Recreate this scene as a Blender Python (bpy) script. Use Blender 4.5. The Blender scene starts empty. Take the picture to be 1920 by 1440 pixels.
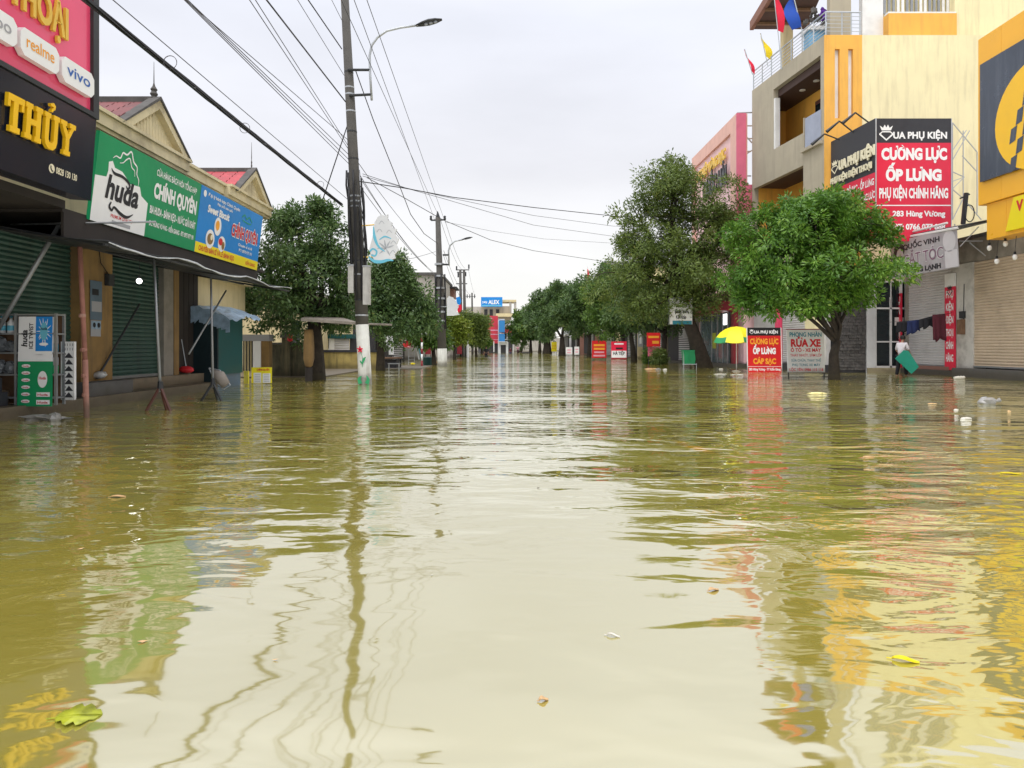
import bpy, bmesh, math, random
import numpy as np
from mathutils import Vector, Matrix, noise
V = Vector
R = math.radians
sc = bpy.context.scene
COL = sc.collection

# ------------------------------------------------------------------ camera, sky, sun, exposure
F, CX, HY, H = 1331.0, 952.0, 650.0, 1.1
cam = bpy.data.cameras.new('camera'); cam.sensor_width = 36; cam.lens = F/1920*36
cam.shift_x = 8/1920; cam.shift_y = -70/1920; cam.clip_start = .1; cam.clip_end = 4000
camo = bpy.data.objects.new('camera', cam); COL.objects.link(camo)
camo.location = (0, 0, H); camo.rotation_euler = (R(90), 0, 0)
sc.camera = camo

SUN_EL, SUN_AZ = 58, 200      # sun high behind the camera, a little to the left, behind cloud
w = bpy.data.worlds.new('World'); sc.world = w; w.use_nodes = True
nt = w.node_tree; nt.nodes.clear(); N = nt.nodes.new; L = nt.links.new
sky = N('ShaderNodeTexSky'); sky.sky_type = 'NISHITA'; sky.sun_disc = False
sky.sun_elevation = R(SUN_EL); sky.sun_rotation = R(SUN_AZ)
bgs = N('ShaderNodeBackground'); bgs.inputs[1].default_value = .1; L(sky.outputs[0], bgs.inputs[0])
tc = N('ShaderNodeTexCoord'); sep = N('ShaderNodeSeparateXYZ'); L(tc.outputs['Generated'], sep.inputs[0])
# overcast deck: luminance rising towards the zenith (CIE overcast), faint cloud structure
rmp = N('ShaderNodeValToRGB'); e = rmp.color_ramp.elements
e[0].position = 0; e[0].color = (.97, .95, .90, 1)
e[1].position = 1; e[1].color = (2.2, 2.2, 2.3, 1)
for p, c in ((.10, (.93, .92, .90, 1)), (.24, (.81, .81, .85, 1)), (.42, (.84, .86, .94, 1)), (.52, (1.05, 1.06, 1.12, 1)), (.68, (1.45, 1.46, 1.52, 1))):
    k = e.new(p); k.color = c
L(sep.outputs[2], rmp.inputs[0])
mp = N('ShaderNodeMapping'); mp.inputs['Scale'].default_value = (1.6, 1.6, 5.0); L(tc.outputs['Generated'], mp.inputs[0])
cn = N('ShaderNodeTexNoise'); cn.inputs['Scale'].default_value = 1.7; cn.inputs['Detail'].default_value = 5; cn.inputs['Roughness'].default_value = .5
L(mp.outputs[0], cn.inputs['Vector'])
mr = N('ShaderNodeMapRange'); mr.inputs[1].default_value = .3; mr.inputs[2].default_value = .7; mr.inputs[3].default_value = .93; mr.inputs[4].default_value = 1.07
L(cn.outputs[0], mr.inputs[0])
mul = N('ShaderNodeVectorMath'); mul.operation = 'SCALE'; L(rmp.outputs[0], mul.inputs[0]); L(mr.outputs[0], mul.inputs['Scale'])
bgo = N('ShaderNodeBackground'); bgo.inputs[1].default_value = 1.0; L(mul.outputs[0], bgo.inputs[0])
mx = N('ShaderNodeMixShader'); mx.inputs[0].default_value = .93; L(bgs.outputs[0], mx.inputs[1]); L(bgo.outputs[0], mx.inputs[2])
out = N('ShaderNodeOutputWorld'); L(mx.outputs[0], out.inputs[0])

sun = bpy.data.lights.new('sun', 'SUN'); sun.energy = 1.4; sun.angle = R(25); sun.color = (1, .97, .92)
suno = bpy.data.objects.new('sun', sun); COL.objects.link(suno)
d = V((math.sin(R(SUN_AZ))*math.cos(R(SUN_EL)), math.cos(R(SUN_AZ))*math.cos(R(SUN_EL)), math.sin(R(SUN_EL))))
suno.rotation_euler = d.to_track_quat('Z', 'Y').to_euler(); suno.location = (0, -20, 40)
sc.view_settings.view_transform = 'Standard'; sc.view_settings.look = 'None'
sc.view_settings.exposure = 0.2; sc.view_settings.gamma = 1; sc.view_settings.use_curve_mapping = False

# ------------------------------------------------------------------ helpers
def at(px, py, Y): return V(((px-CX)*Y/F, Y, H-(py-HY)*Y/F))
def yx(px, X): return X*F/(px-CX)
def zy(py, Y): return H-(py-HY)*Y/F
def xy(px, Y): return (px-CX)*Y/F
X3, Y3, Z3 = V((1, 0, 0)), V((0, 1, 0)), V((0, 0, 1))

class Fr:
    """a flat frame: origin, across, up; n looks out of the front"""
    def __init__(s, o, u=X3, v=Z3):
        s.o = V(o); s.u = V(u).normalized(); s.v = V(v).normalized(); s.n = s.u.cross(s.v)
    def p(s, a, b, c=0): return s.o+s.u*a+s.v*b+s.n*c
WORLD = Fr((0, 0, 0), X3, Y3)

class MB:
    def __init__(s): s.v = []; s.f = []; s.m = []
    def add(s, vs, fs, m=0):
        k = len(s.v); s.v += [tuple(x) for x in vs]; s.f += [[i+k for i in f] for f in fs]; s.m += [m]*len(fs); return s
    def hexa(s, p, m=0):
        return s.add(p, [(3, 2, 1, 0), (4, 5, 6, 7), (0, 1, 5, 4), (1, 2, 6, 5), (2, 3, 7, 6), (3, 0, 4, 7)], m)
    def fb(s, fr, a0, a1, b0, b1, c0, c1, m=0):
        q = fr.p
        return s.hexa([q(a0, b0, c0), q(a1, b0, c0), q(a1, b1, c0), q(a0, b1, c0), q(a0, b0, c1), q(a1, b0, c1), q(a1, b1, c1), q(a0, b1, c1)], m)
    def box(s, x0, x1, y0, y1, z0, z1, m=0): return s.fb(WORLD, x0, x1, y0, y1, z0, z1, m)
    def quad(s, a, b, c, d, m=0): return s.add([a, b, c, d], [(0, 1, 2, 3)], m)
    def prism(s, fr, pts, c0, c1, m=0):
        n = len(pts)
        vs = [fr.p(a, b, c0) for a, b in pts]+[fr.p(a, b, c1) for a, b in pts]
        fs = [tuple(range(n))[::-1], tuple(range(n, 2*n))]+[(i, (i+1) % n, n+(i+1) % n, n+i) for i in range(n)]
        return s.add(vs, fs, m)
    def tube(s, pts, r, n=6, m=0, cap=True):
        pts = [V(p) for p in pts]; k = len(pts)
        rs = r if isinstance(r, (list, tuple)) else [r]*k
        vs = []; up = None
        for i, p in enumerate(pts):
            t = (pts[min(i+1, k-1)]-pts[max(i-1, 0)])
            t = t.normalized() if t.length > 1e-9 else Z3
            if up is None: up = t.orthogonal().normalized()
            else:
                up = (up-t*up.dot(t)); up = up.normalized() if up.length > 1e-6 else t.orthogonal().normalized()
            b = t.cross(up)
            for j in range(n):
                a = 2*math.pi*j/n; vs.append(p+(up*math.cos(a)+b*math.sin(a))*rs[i])
        fs = [(i*n+j, i*n+(j+1) % n, (i+1)*n+(j+1) % n, (i+1)*n+j) for i in range(k-1) for j in range(n)]
        if cap: fs += [tuple(range(n))[::-1], tuple(range((k-1)*n, k*n))]
        return s.add(vs, fs, m)
    def lathe(s, c, prof, n=12, m=0, axis=Z3):
        return s.tube([V(c)+axis*z for z, r in prof], [max(r, .0005) for z, r in prof], n, m)
    def blob(s, c, r, n=8, m=0, jit=0, seed=0):
        rng = random.Random(seed); c = V(c)
        rx, ry, rz = r if isinstance(r, (tuple, list)) else (r, r, r); vs = []; k = n//2
        for i in range(k+1):
            th = math.pi*i/k
            for j in range(n):
                ph = 2*math.pi*j/n; q = 1+jit*rng.uniform(-1, 1)
                vs.append(c+V((rx*math.sin(th)*math.cos(ph)*q, ry*math.sin(th)*math.sin(ph)*q, rz*math.cos(th)*q)))
        fs = [(i*n+j, (i+1)*n+j, (i+1)*n+(j+1) % n, i*n+(j+1) % n) for i in range(k) for j in range(n)]
        return s.add(vs, fs, m)
    def build(s, name, mats, parent=None, smooth=False, kind=None):
        me = bpy.data.meshes.new(name); me.from_pydata(s.v, [], s.f)
        mats = mats if isinstance(mats, (list, tuple)) else [mats]
        for x in mats: me.materials.append(x)
        if len(mats) > 1: me.polygons.foreach_set('material_index', s.m)
        me.validate()
        if smooth: me.polygons.foreach_set('use_smooth', [True]*len(me.polygons))
        return link(name, me, parent, kind)

def link(name, me, parent=None, kind=None):
    o = bpy.data.objects.new(name, me); COL.objects.link(o)
    if parent is not None:
        o.parent = parent
        if parent.type == 'EMPTY': o.matrix_parent_inverse = Matrix.Translation(-parent.location)
    if kind: o['kind'] = kind
    return o
def tag(o, label, cat, group=None):
    o['label'] = label; o['category'] = cat
    if group: o['group'] = group
    return o
def thing(name, label, cat, loc=(0, 0, 0), group=None):
    o = bpy.data.objects.new(name, None); COL.objects.link(o); o.location = loc; o.empty_display_size = .2
    return tag(o, label, cat, group)
def copy_tree(o, parent=None):
    c = o.copy(); COL.objects.link(c)
    if parent is not None: c.parent = parent
    for ch in list(o.children): copy_tree(ch, c)
    return c

# ---- materials
def mat(name, col, rough=.7, var=.12, scale=3.0, metal=0, spec=.4, grime=0, gcol=None, bump=0, streak=False, alpha=1, trans=0):
    m = bpy.data.materials.new(name); m.use_nodes = True; nt = m.node_tree
    b = nt.nodes['Principled BSDF']; Nn = nt.nodes.new; Lk = nt.links.new
    b.inputs['Roughness'].default_value = rough; b.inputs['Metallic'].default_value = metal; b.inputs['Specular IOR Level'].default_value = spec
    c4 = (*col, 1); b.inputs['Base Color'].default_value = c4
    if var or grime or bump:
        g = Nn('ShaderNodeNewGeometry')
        n1 = Nn('ShaderNodeTexNoise'); n1.inputs['Scale'].default_value = scale; n1.inputs['Detail'].default_value = 6; n1.inputs['Roughness'].default_value = .6
        Lk(g.outputs['Position'], n1.inputs['Vector'])
        mxn = Nn('ShaderNodeMix'); mxn.data_type = 'RGBA'
        mxn.inputs[6].default_value = tuple(x*(1-var) for x in col)+(1,); mxn.inputs[7].default_value = tuple(min(1, x*(1+var)) for x in col)+(1,)
        r1 = Nn('ShaderNodeMapRange'); r1.inputs[1].default_value = .3; r1.inputs[2].default_value = .7; Lk(n1.outputs[0], r1.inputs[0]); Lk(r1.outputs[0], mxn.inputs[0])
        res = mxn.outputs[2]
        if grime:
            mpp = Nn('ShaderNodeMapping'); Lk(g.outputs['Position'], mpp.inputs[0]); mpp.inputs['Scale'].default_value = (3.5, 3.5, .35) if streak else (.9, .9, .9)
            n2 = Nn('ShaderNodeTexNoise'); n2.inputs['Scale'].default_value = 1.3; n2.inputs['Detail'].default_value = 8; n2.inputs['Roughness'].default_value = .65
            Lk(mpp.outputs[0], n2.inputs['Vector'])
            r2 = Nn('ShaderNodeMapRange'); r2.inputs[1].default_value = .48; r2.inputs[2].default_value = .78; r2.inputs[3].default_value = 0; r2.inputs[4].default_value = grime
            Lk(n2.outputs[0], r2.inputs[0])
            mg = Nn('ShaderNodeMix'); mg.data_type = 'RGBA'; Lk(r2.outputs[0], mg.inputs[0]); Lk(res, mg.inputs[6])
            mg.inputs[7].default_value = (*(gcol or tuple(x*.3 for x in col)), 1); res = mg.outputs[2]
        if grime:                              # damp tide mark just above the flood
            sz = Nn('ShaderNodeSeparateXYZ'); Lk(g.outputs['Position'], sz.inputs[0])
            ad = Nn('ShaderNodeMath'); ad.operation = 'MULTIPLY_ADD'; Lk(n1.outputs[0], ad.inputs[0]); ad.inputs[1].default_value = -.5; Lk(sz.outputs[2], ad.inputs[2])
            rw = Nn('ShaderNodeMapRange'); rw.inputs[1].default_value = -.12; rw.inputs[2].default_value = .10; rw.inputs[3].default_value = .62; rw.inputs[4].default_value = 0; Lk(ad.outputs[0], rw.inputs[0])
            mw = Nn('ShaderNodeMix'); mw.data_type = 'RGBA'; Lk(rw.outputs[0], mw.inputs[0]); Lk(res, mw.inputs[6]); mw.inputs[7].default_value = (.05, .042, .025, 1); res = mw.outputs[2]
        Lk(res, b.inputs['Base Color'])
        if bump:
            n3 = Nn('ShaderNodeTexNoise'); n3.inputs['Scale'].default_value = scale*6; n3.inputs['Detail'].default_value = 4; Lk(g.outputs['Position'], n3.inputs['Vector'])
            bp = Nn('ShaderNodeBump'); bp.inputs['Strength'].default_value = .5; bp.inputs['Distance'].default_value = bump; Lk(n3.outputs[0], bp.inputs['Height']); Lk(bp.outputs[0], b.inputs['Normal'])
        r3 = Nn('ShaderNodeMapRange'); r3.inputs[3].default_value = max(.03, rough-.12); r3.inputs[4].default_value = min(1, rough+.12); Lk(n1.outputs[0], r3.inputs[0]); Lk(r3.outputs[0], b.inputs['Roughness'])
    if trans: b.inputs['Transmission Weight'].default_value = trans
    return m
def leafmat(name, c1, c2, c3=None):
    m = bpy.data.materials.new(name); m.use_nodes = True; nt = m.node_tree; b = nt.nodes['Principled BSDF']; Nn = nt.nodes.new; Lk = nt.links.new
    at_ = Nn('ShaderNodeAttribute'); at_.attribute_name = 'tint'
    rp = Nn('ShaderNodeValToRGB'); e = rp.color_ramp.elements
    e[0].color = (*c1, 1); e[1].color = (*c2, 1); e[1].position = .93 if c3 else 1
    if c3: k = e.new(1); k.color = (*c3, 1)
    Lk(at_.outputs['Fac'], rp.inputs[0]); Lk(rp.outputs[0], b.inputs['Base Color'])
    b.inputs['Roughness'].default_value = .42; b.inputs['Specular IOR Level'].default_value = .45
    tr = Nn('ShaderNodeBsdfTranslucent'); Lk(rp.outputs[0], tr.inputs[0])
    ms = Nn('ShaderNodeMixShader'); ms.inputs[0].default_value = .3
    o = nt.nodes['Material Output']; Lk(b.outputs[0], ms.inputs[1]); Lk(tr.outputs[0], ms.inputs[2]); Lk(ms.outputs[0], o.inputs[0])
    return m
def glow(name, col, s):
    m = bpy.data.materials.new(name); m.use_nodes = True; b = m.node_tree.nodes['Principled BSDF']
    b.inputs['Emission Color'].default_value = (*col, 1); b.inputs['Emission Strength'].default_value = s; b.inputs['Base Color'].default_value = (*col, 1); return m

M = {}
def D(k, *a, **kw): M[k] = mat(k, *a, **kw)
D('white', (.75, .75, .74), .5, .06, 2, grime=.25); D('clean_white', (.82, .82, .82), .4, .02)
D('cream', (.62, .52, .30), .75, .08, 1.5, grime=.45, gcol=(.22, .18, .12), streak=True)
D('cream_trim', (.66, .57, .36), .75, .1, 3, grime=.8, gcol=(.12, .09, .06))
D('wall_yellow', (.80, .72, .44), .75, .06, .8, grime=.6, gcol=(.50, .43, .26), streak=True)
D('orange', (.80, .42, .075), .65, .06, 1.2, grime=.5, gcol=(.42, .22, .07), streak=True)
D('beige', (.40, .355, .27), .8, .08, 1.2, grime=.4, gcol=(.22, .2, .16), streak=True)
D('pink', (.66, .15, .24), .5, .06, 1.5, grime=.2); D('pink_light', (.85, .56, .58), .55, .08, 1.5, grime=.3, gcol=(.8, .55, .5)); D('pink_frame', (.74, .44, .37), .65, .08, 1.5, grime=.4, gcol=(.45, .25, .2), streak=True)
D('sign_pink', (.80, .075, .17), .2, .08, .5, spec=.6, bump=.006)
D('sign_red', (.70, .02, .06), .35, .1, .5, bump=.010, grime=.15, gcol=(.6, .08, .1), streak=True); D('board_red', (.62, .012, .016), .4, .1, .8, bump=.008); D('dark_red', (.22, .015, .025), .5, .1, 2)
D('black', (.012, .013, .016), .35, .1); D('navy_panel', (.035, .048, .075), .25, .25, .6, spec=.55, grime=.5, gcol=(.12, .14, .18), streak=True)
D('fascia', (.012, .016, .028), .16, .1, .6, spec=.6)
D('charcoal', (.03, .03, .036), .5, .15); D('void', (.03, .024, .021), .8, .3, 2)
D('green_sign', (.006, .26, .095), .4, .12, .6, bump=.012); D('blue_sign', (.01, .22, .62), .38, .12, .6, bump=.012); D('yellow_sign', (.85, .70, .01), .42, .04, 1)
D('yellow_letter', (.85, .50, .01), .35, .05); D('yellow_panel', (.88, .44, .02), .3, .04, .6, spec=.5); D('yellow_disc', (.9, .52, .015), .35, .03)
D('ink_red', (.6, .02, .03), .5, 0); D('ink_black', (.015, .015, .02), .5, 0); D('ink_teal', (.03, .22, .30), .5, 0); D('ink_orange', (.85, .36, .03), .5, 0)
D('ink_blue', (.03, .12, .42), .5, 0); D('ink_green', (.03, .30, .12), .5, 0); D('ink_grey', (.35, .35, .37), .5, 0); D('ink_pink', (.75, .35, .42), .5, 0); D('ink_sky', (.13, .46, .60), .5, 0)
D('gold', (.75, .48, .06), .4, .05); D('ivory', (.78, .72, .52), .5, .03)
D('shutter_green', (.032, .078, .060), .5, .2, 2, grime=.7, gcol=(.02, .025, .02), streak=True); D('shutter_grey', (.50, .49, .49), .5, .06, 2, grime=.3); D('shutter_tan', (.50, .40, .29), .5, .08, 2, grime=.3)
D('concrete', (.26, .235, .20), .9, .2, 2.5, grime=.6, gcol=(.08, .07, .05), bump=.01); D('concrete_dark', (.10, .095, .09), .9, .25, 2.5, grime=.5)
D('wet_step', (.20, .155, .105), .45, .25, 2.5, grime=.6, gcol=(.07, .06, .035), bump=.01)
D('ochre', (.27, .165, .06), .85, .25, 1.5, grime=.7, gcol=(.10, .075, .05), streak=True)
D('roof_red', (.17, .045, .045), .6, .35, 2.5, grime=.6, gcol=(.06, .035, .035)); D('roof_bright', (.40, .05, .06), .55, .25, 2.5, grime=.5, gcol=(.12, .04, .04)); D('verge', (.09, .085, .08), .85, .3, 4)
D('rust', (.33, .155, .115), .7, .25, 6, grime=.5, gcol=(.45, .40, .34)); D('steel', (.30, .31, .32), .45, .1, 5, metal=.6); D('steel_dark', (.04, .042, .045), .5, .2, 5, metal=.3)
D('galv', (.42, .44, .46), .4, .1, 5, metal=.5); D('rail', (.50, .53, .56), .35, .06, 5, metal=.4)
D('box_grey', (.44, .43, .40), .7, .15, 4, grime=.9, gcol=(.14, .13, .11), streak=True); D('pole', (.085, .08, .072), .85, .2, 3, grime=.7, gcol=(.06, .055, .05), streak=True, bump=.006); D('pole_white', (.56, .56, .51), .75, .12, 4, grime=.8, gcol=(.25, .23, .19), streak=True)
D('cable', (.013, .013, .015), .5, 0); D('wire', (.05, .05, .055), .5, 0); D('bark', (.035, .027, .02), .95, .4, 6, bump=.03, grime=.4); D('bark_light', (.09, .075, .055), .95, .3, 6, bump=.02)
D('tarp_blue', (.26, .36, .47), .35, .35, 5); D('tarp_dark', (.022, .024, .026), .45, .3, 3); D('tarp_edge', (.5, .52, .55), .35, .2, 8)
D('teal', (.008, .075, .075), .5, .15, 2); D('teal_dark', (.006, .02, .025), .6, .2, 2); D('blue_grey', (.10, .15, .20), .5, .2, 2)
D('glass_dark', (.008, .016, .02), .06, .1, spec=.6); D('glass_shop', (.09, .12, .125), .08, .25, 1.5, spec=.6); D('glass_blue', (.30, .33, .42), .1, .1, 2)
D('wood', (.16, .09, .05), .7, .3, 5); D('wood_grey', (.24, .21, .18), .8, .25, 5); D('door_wood', (.10, .035, .025), .5, .25, 4)
D('plastic_bag', (.58, .58, .57), .35, .2, 12, spec=.6, grime=.4, gcol=(.35, .30, .18)); D('plastic_dark', (.12, .13, .14), .25, .5, 14, spec=.6); D('bin_green', (.015, .25, .095), .4, .08, 3); D('board_green', (.005, .22, .15), .5, .08, 3)
D('brown_soffit', (.075, .045, .04), .7, .15, 3); D('moss', (.075, .07, .045), .95, .5, 2.5, grime=.8, gcol=(.25, .21, .12), streak=True); D('moss_yellow', (.36, .28, .10), .9, .25, 2.5, grime=.9, gcol=(.05, .05, .03), streak=True)
D('cloth_black', (.012, .012, .016), .9, .2); D('cloth_navy', (.012, .02, .075), .9, .2); D('cloth_maroon', (.075, .012, .022), .9, .2); D('shirt', (.60, .57, .60), .85, .08, 8); D('skin', (.32, .17, .11), .6, .08, 8); D('hair', (.012, .01, .01), .6, .2)
D('flag_red', (.68, .015, .05), .8, .08, 6); D('flag_blue', (.01, .06, .34), .8, .08, 6); D('flag_yellow', (.82, .62, .02), .8, .08, 6); D('purple', (.12, .03, .32), .8, .3, 9); D('planter', (.20, .42, .62), .5, .1)
D('stone_dark', (.085, .08, .078), .85, .45, 9, bump=.02); D('tile_white', (.60, .61, .62), .25, .06, 3)
D('far_grey', (.40, .37, .33), .9, .15, .35, grime=.6, gcol=(.14, .13, .115), streak=True); D('far_red', (.62, .05, .07), .5, .12, .5); D('far_blue', (.03, .20, .48), .5, .1, .5); D('far_white', (.62, .63, .64), .6, .1, .6); D('far_dark', (.035, .033, .035), .8, .3, .5); D('far_brown', (.25, .13, .10), .8, .2, .5)
D('leaf_yellow', (.80, .66, .01), .35, .1, 20); D('leaf_lime', (.30, .33, .02), .4, .35, 25); D('leaf_tan', (.55, .36, .18), .6, .15, 20); D('foam', (.62, .60, .53), .5, .05, 20)
D('umb_yellow', (.84, .73, .02), .55, .06, 4); D('umb_green', (.03, .28, .10), .55, .1, 4); D('tin', (.22, .23, .235), .5, .25, 4, metal=.3)
M['bulb'] = glow('bulb', (1, .98, .94), 5); M['bulb_off'] = mat('bulb_off', (.8, .8, .78), .25, 0); M['lit'] = glow('lit', (.9, 1, .98), 2.0)
M['leaf_a'] = leafmat('leaf_a', (.036, .088, .026), (.14, .225, .065), (.22, .25, .07))
M['leaf_b'] = leafmat('leaf_b', (.038, .125, .016), (.18, .35, .04), (.28, .40, .06))
M['leaf_c'] = leafmat('leaf_c', (.06, .105, .02), (.19, .26, .055), (.28, .28, .07))
M['leaf_d'] = leafmat('leaf_d', (.035, .09, .018), (.13, .23, .03), (.24, .26, .03))
M['leaf_e'] = leafmat('leaf_e', (.10, .16, .02), (.22, .28, .03), (.28, .28, .04))

# ---- lettering
_tc = {}
def text_mesh(s, bold):
    k = (s, bold)
    if k in _tc: return _tc[k]
    def raw(t):
        c = bpy.data.curves.new('t', 'FONT'); c.body = t; c.size = 1; c.offset = bold; c.resolution_u = 3; c.fill_mode = 'BOTH'
        o = bpy.data.objects.new('t', c); COL.objects.link(o)
        dg = bpy.context.evaluated_depsgraph_get()
        me = bpy.data.meshes.new_from_object(o.evaluated_get(dg))
        vs = [v.co.copy() for v in me.vertices]; fs = [tuple(p.vertices) for p in me.polygons]
        bpy.data.objects.remove(o); bpy.data.curves.remove(c); bpy.data.meshes.remove(me)
        return vs, fs
    fix = {'Ờ': 'Ơ', 'Ợ': 'Ơ', 'Ớ': 'Ơ', 'ờ': 'ơ', 'ợ': 'ơ', 'ớ': 'ơ'}
    t = ''.join(fix.get(ch, ch) for ch in s)
    vs, fs = raw(t)
    for i, ch in enumerate(s):       # accents of the horned o are drawn by hand
        if ch in fix:
            a = raw(t[:i+1])[0]; b1 = raw(t[:i]+'O')[0] if ch.isupper() else a
            xr = max(v.x for v in b1); xl = xr-(.62 if ch.isupper() else .45); xm = (xl+xr)/2; z = .78 if ch.isupper() else .62; k0 = len(vs)
            if ch in 'Ờờ': q = [(xm-.18, z+.16), (xm-.06, z+.16), (xm+.10, z+.02), (xm+.02, z+.02)]
            elif ch in 'Ớớ': q = [(xm-.02, z+.02), (xm+.06, z+.02), (xm+.2, z+.16), (xm+.08, z+.16)]
            else: q = [(xm-.06, -.2), (xm+.06, -.2), (xm+.06, -.08), (xm-.06, -.08)]
            vs += [V((x, y, 0)) for x, y in q]; fs.append((k0, k0+1, k0+2, k0+3))
    x0 = min(v.x for v in vs); x1 = max(v.x for v in vs)
    _tc[k] = ([(v.x-x0, v.y) for v in vs], fs, x1-x0); return _tc[k]
CAP = .70
def put_text(mb, fr, s, a, b, width, cap, c=.006, m=0, bold=.02, shear=0, align='c', thick=0):
    """s centred at a, baseline b, fitted to width (None = natural), capital height cap"""
    vs, fs, wd = text_mesh(s, bold); k = cap/CAP; sx = width/wd if width else k
    a0 = a-wd*sx/2 if align == 'c' else a
    mb.add([fr.p(a0+x*sx+shear*y*k, b+y*k, c) for x, y in vs], fs, m)
    if thick:
        mb.add([fr.p(a0+x*sx+shear*y*k, b+y*k, c-thick) for x, y in vs], fs, m)
        cnt = {}
        for f in fs:
            for i in range(len(f)):
                e_ = (f[i], f[(i+1) % len(f)]); cnt[tuple(sorted(e_))] = cnt.get(tuple(sorted(e_)), 0)+1
        for (i, j), q in cnt.items():
            if q == 1:
                (x, y), (x2, y2) = vs[i], vs[j]
                A = lambda x, y, c: fr.p(a0+x*sx+shear*y*k, b+y*k, c)
                mb.add([A(x, y, c), A(x2, y2, c), A(x2, y2, c-thick), A(x, y, c-thick)], [(0, 1, 2, 3)], m)
def stroke(mb, fr, pts, w, c=.006, m=0, n=6):
    """a flat painted stroke through 2-D points, w = width or list"""
    P = []
    for i in range(len(pts)-1):
        p0 = V(pts[max(i-1, 0)]); p1 = V(pts[i]); p2 = V(pts[i+1]); p3 = V(pts[min(i+2, len(pts)-1)])
        for j in range(n):
            t = j/n; P.append(.5*((2*p1)+(-p0+p2)*t+(2*p0-5*p1+4*p2-p3)*t*t+(-p0+3*p1-3*p2+p3)*t**3))
    P.append(V(pts[-1])); k = len(P); vs = []
    for i, p in enumerate(P):
        t = (P[min(i+1, k-1)]-P[max(i-1, 0)]).normalized(); nn = V((-t.y, t.x))
        ww = w if not isinstance(w, (list, tuple)) else np.interp(i/(k-1)*(len(w)-1), range(len(w)), w)
        vs += [fr.p(*(p+nn*ww/2), c), fr.p(*(p-nn*ww/2), c)]
    mb.add(vs, [(2*i, 2*i+1, 2*i+3, 2*i+2) for i in range(k-1)], m)
def disc(mb, fr, a, b, ra, rb, c=.005, m=0, n=24):
    mb.add([fr.p(a+ra*math.cos(2*math.pi*i/n), b+rb*math.sin(2*math.pi*i/n), c) for i in range(n)], [tuple(range(n))], m)
def rect(mb, fr, a0, a1, b0, b1, c=.004, m=0): mb.add([fr.p(a0, b0, c), fr.p(a1, b0, c), fr.p(a1, b1, c), fr.p(a0, b1, c)], [(0, 1, 2, 3)], m)

def shutter(fr, a0, a1, b0, b1, pitch=.085, name='roller_shutter', m='shutter_grey', parent=None):
    mb = MB(); n = max(2, int((b1-b0)/pitch)); h = (b1-b0)/n
    for i in range(n):
        z = b0+i*h; pr = [(z, 0), (z+.12*h, .018), (z+.5*h, .03), (z+.88*h, .018), (z+h, 0)]
        vs = [fr.p(a, b, c) for b, c in pr for a in (a0, a1)]
        mb.add(vs, [(2*j, 2*j+1, 2*j+3, 2*j+2) for j in range(4)])
    o = mb.build(name, M[m], parent)
    b = MB(); b.fb(fr, a0, a1, b0-.001, b0+.06, .02, .05); b.build('bottom_rail', M['steel'], o)
    return o

# ---- trees
def leaf_cloud(name, lobes, nclus, nper, ll, lw, seed, mt, parent, clr=.32, droop=.25, fill=.5):
    """lobes: (x,y,z,rx,ry,rz). Leaf rosettes scattered through the lobes' shells."""
    g = np.random.default_rng(seed); lob = np.array(lobes, float)
    vol = lob[:, 3]*lob[:, 4]*lob[:, 5]; pr = vol**(2/3); pr /= pr.sum()
    idx = g.choice(len(lob), nclus, p=pr); d = g.normal(size=(nclus, 3)); d /= np.linalg.norm(d, axis=1)[:, None]
    rad = fill+(1.02-fill)*g.random(nclus)**.55; rad *= 1+.10*g.normal(size=nclus)
    c = lob[idx, :3]+d*rad[:, None]*lob[idx, 3:]
    ax = d*np.array([1, 1, .6])+np.array([0, 0, .55])+.35*g.normal(size=(nclus, 3)); ax /= np.linalg.norm(ax, axis=1)[:, None]
    n = nclus*nper; ci = np.repeat(np.arange(nclus), nper)
    size = (.6+.8*g.random(nclus))[ci]
    axl = ax[ci]; q = g.normal(size=(n, 3)); q -= axl*(q*axl).sum(1)[:, None]; q /= np.linalg.norm(q, axis=1)[:, None]
    dirn = q*1.0+axl*(.15+.7*g.random(n))[:, None]-np.array([0, 0, 1])*(droop*g.random(n))[:, None]; dirn /= np.linalg.norm(dirn, axis=1)[:, None]
    base = c[ci]+q*(clr*size*g.random(n)**.7)[:, None]+axl*(clr*.6*g.normal(size=n)*.6)[:, None]
    nr = axl+.55*g.normal(size=(n, 3)); sd = np.cross(dirn, nr); sd /= np.linalg.norm(sd, axis=1)[:, None]+1e-9
    up = np.cross(sd, dirn)
    l = ll*(.65+.6*g.random(n))[:, None]; wv = lw*(.7+.5*g.random(n))[:, None]
    P = np.empty((n, 4, 3)); P[:, 0] = base; P[:, 1] = base+dirn*l*.5+sd*wv*.5+up*wv*.18; P[:, 2] = base+dirn*l-up*l*.14; P[:, 3] = base+dirn*l*.5-sd*wv*.5+up*wv*.18
    me = bpy.data.meshes.new(name); me.vertices.add(4*n); me.vertices.foreach_set('co', P.reshape(-1).astype(np.float32))
    me.loops.add(4*n); me.loops.foreach_set('vertex_index', np.arange(4*n, dtype=np.int32)); me.polygons.add(n)
    me.polygons.foreach_set('loop_start', np.arange(0, 4*n, 4, dtype=np.int32)); me.update(calc_edges=True)
    tint = np.clip(.55*g.random(nclus)[ci]+.5*g.random(n), 0, 1); a = me.attributes.new('tint', 'FLOAT', 'FACE'); a.data.foreach_set('value', tint.astype(np.float32))
    me.materials.append(mt)
    return link(name, me, parent), c

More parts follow.
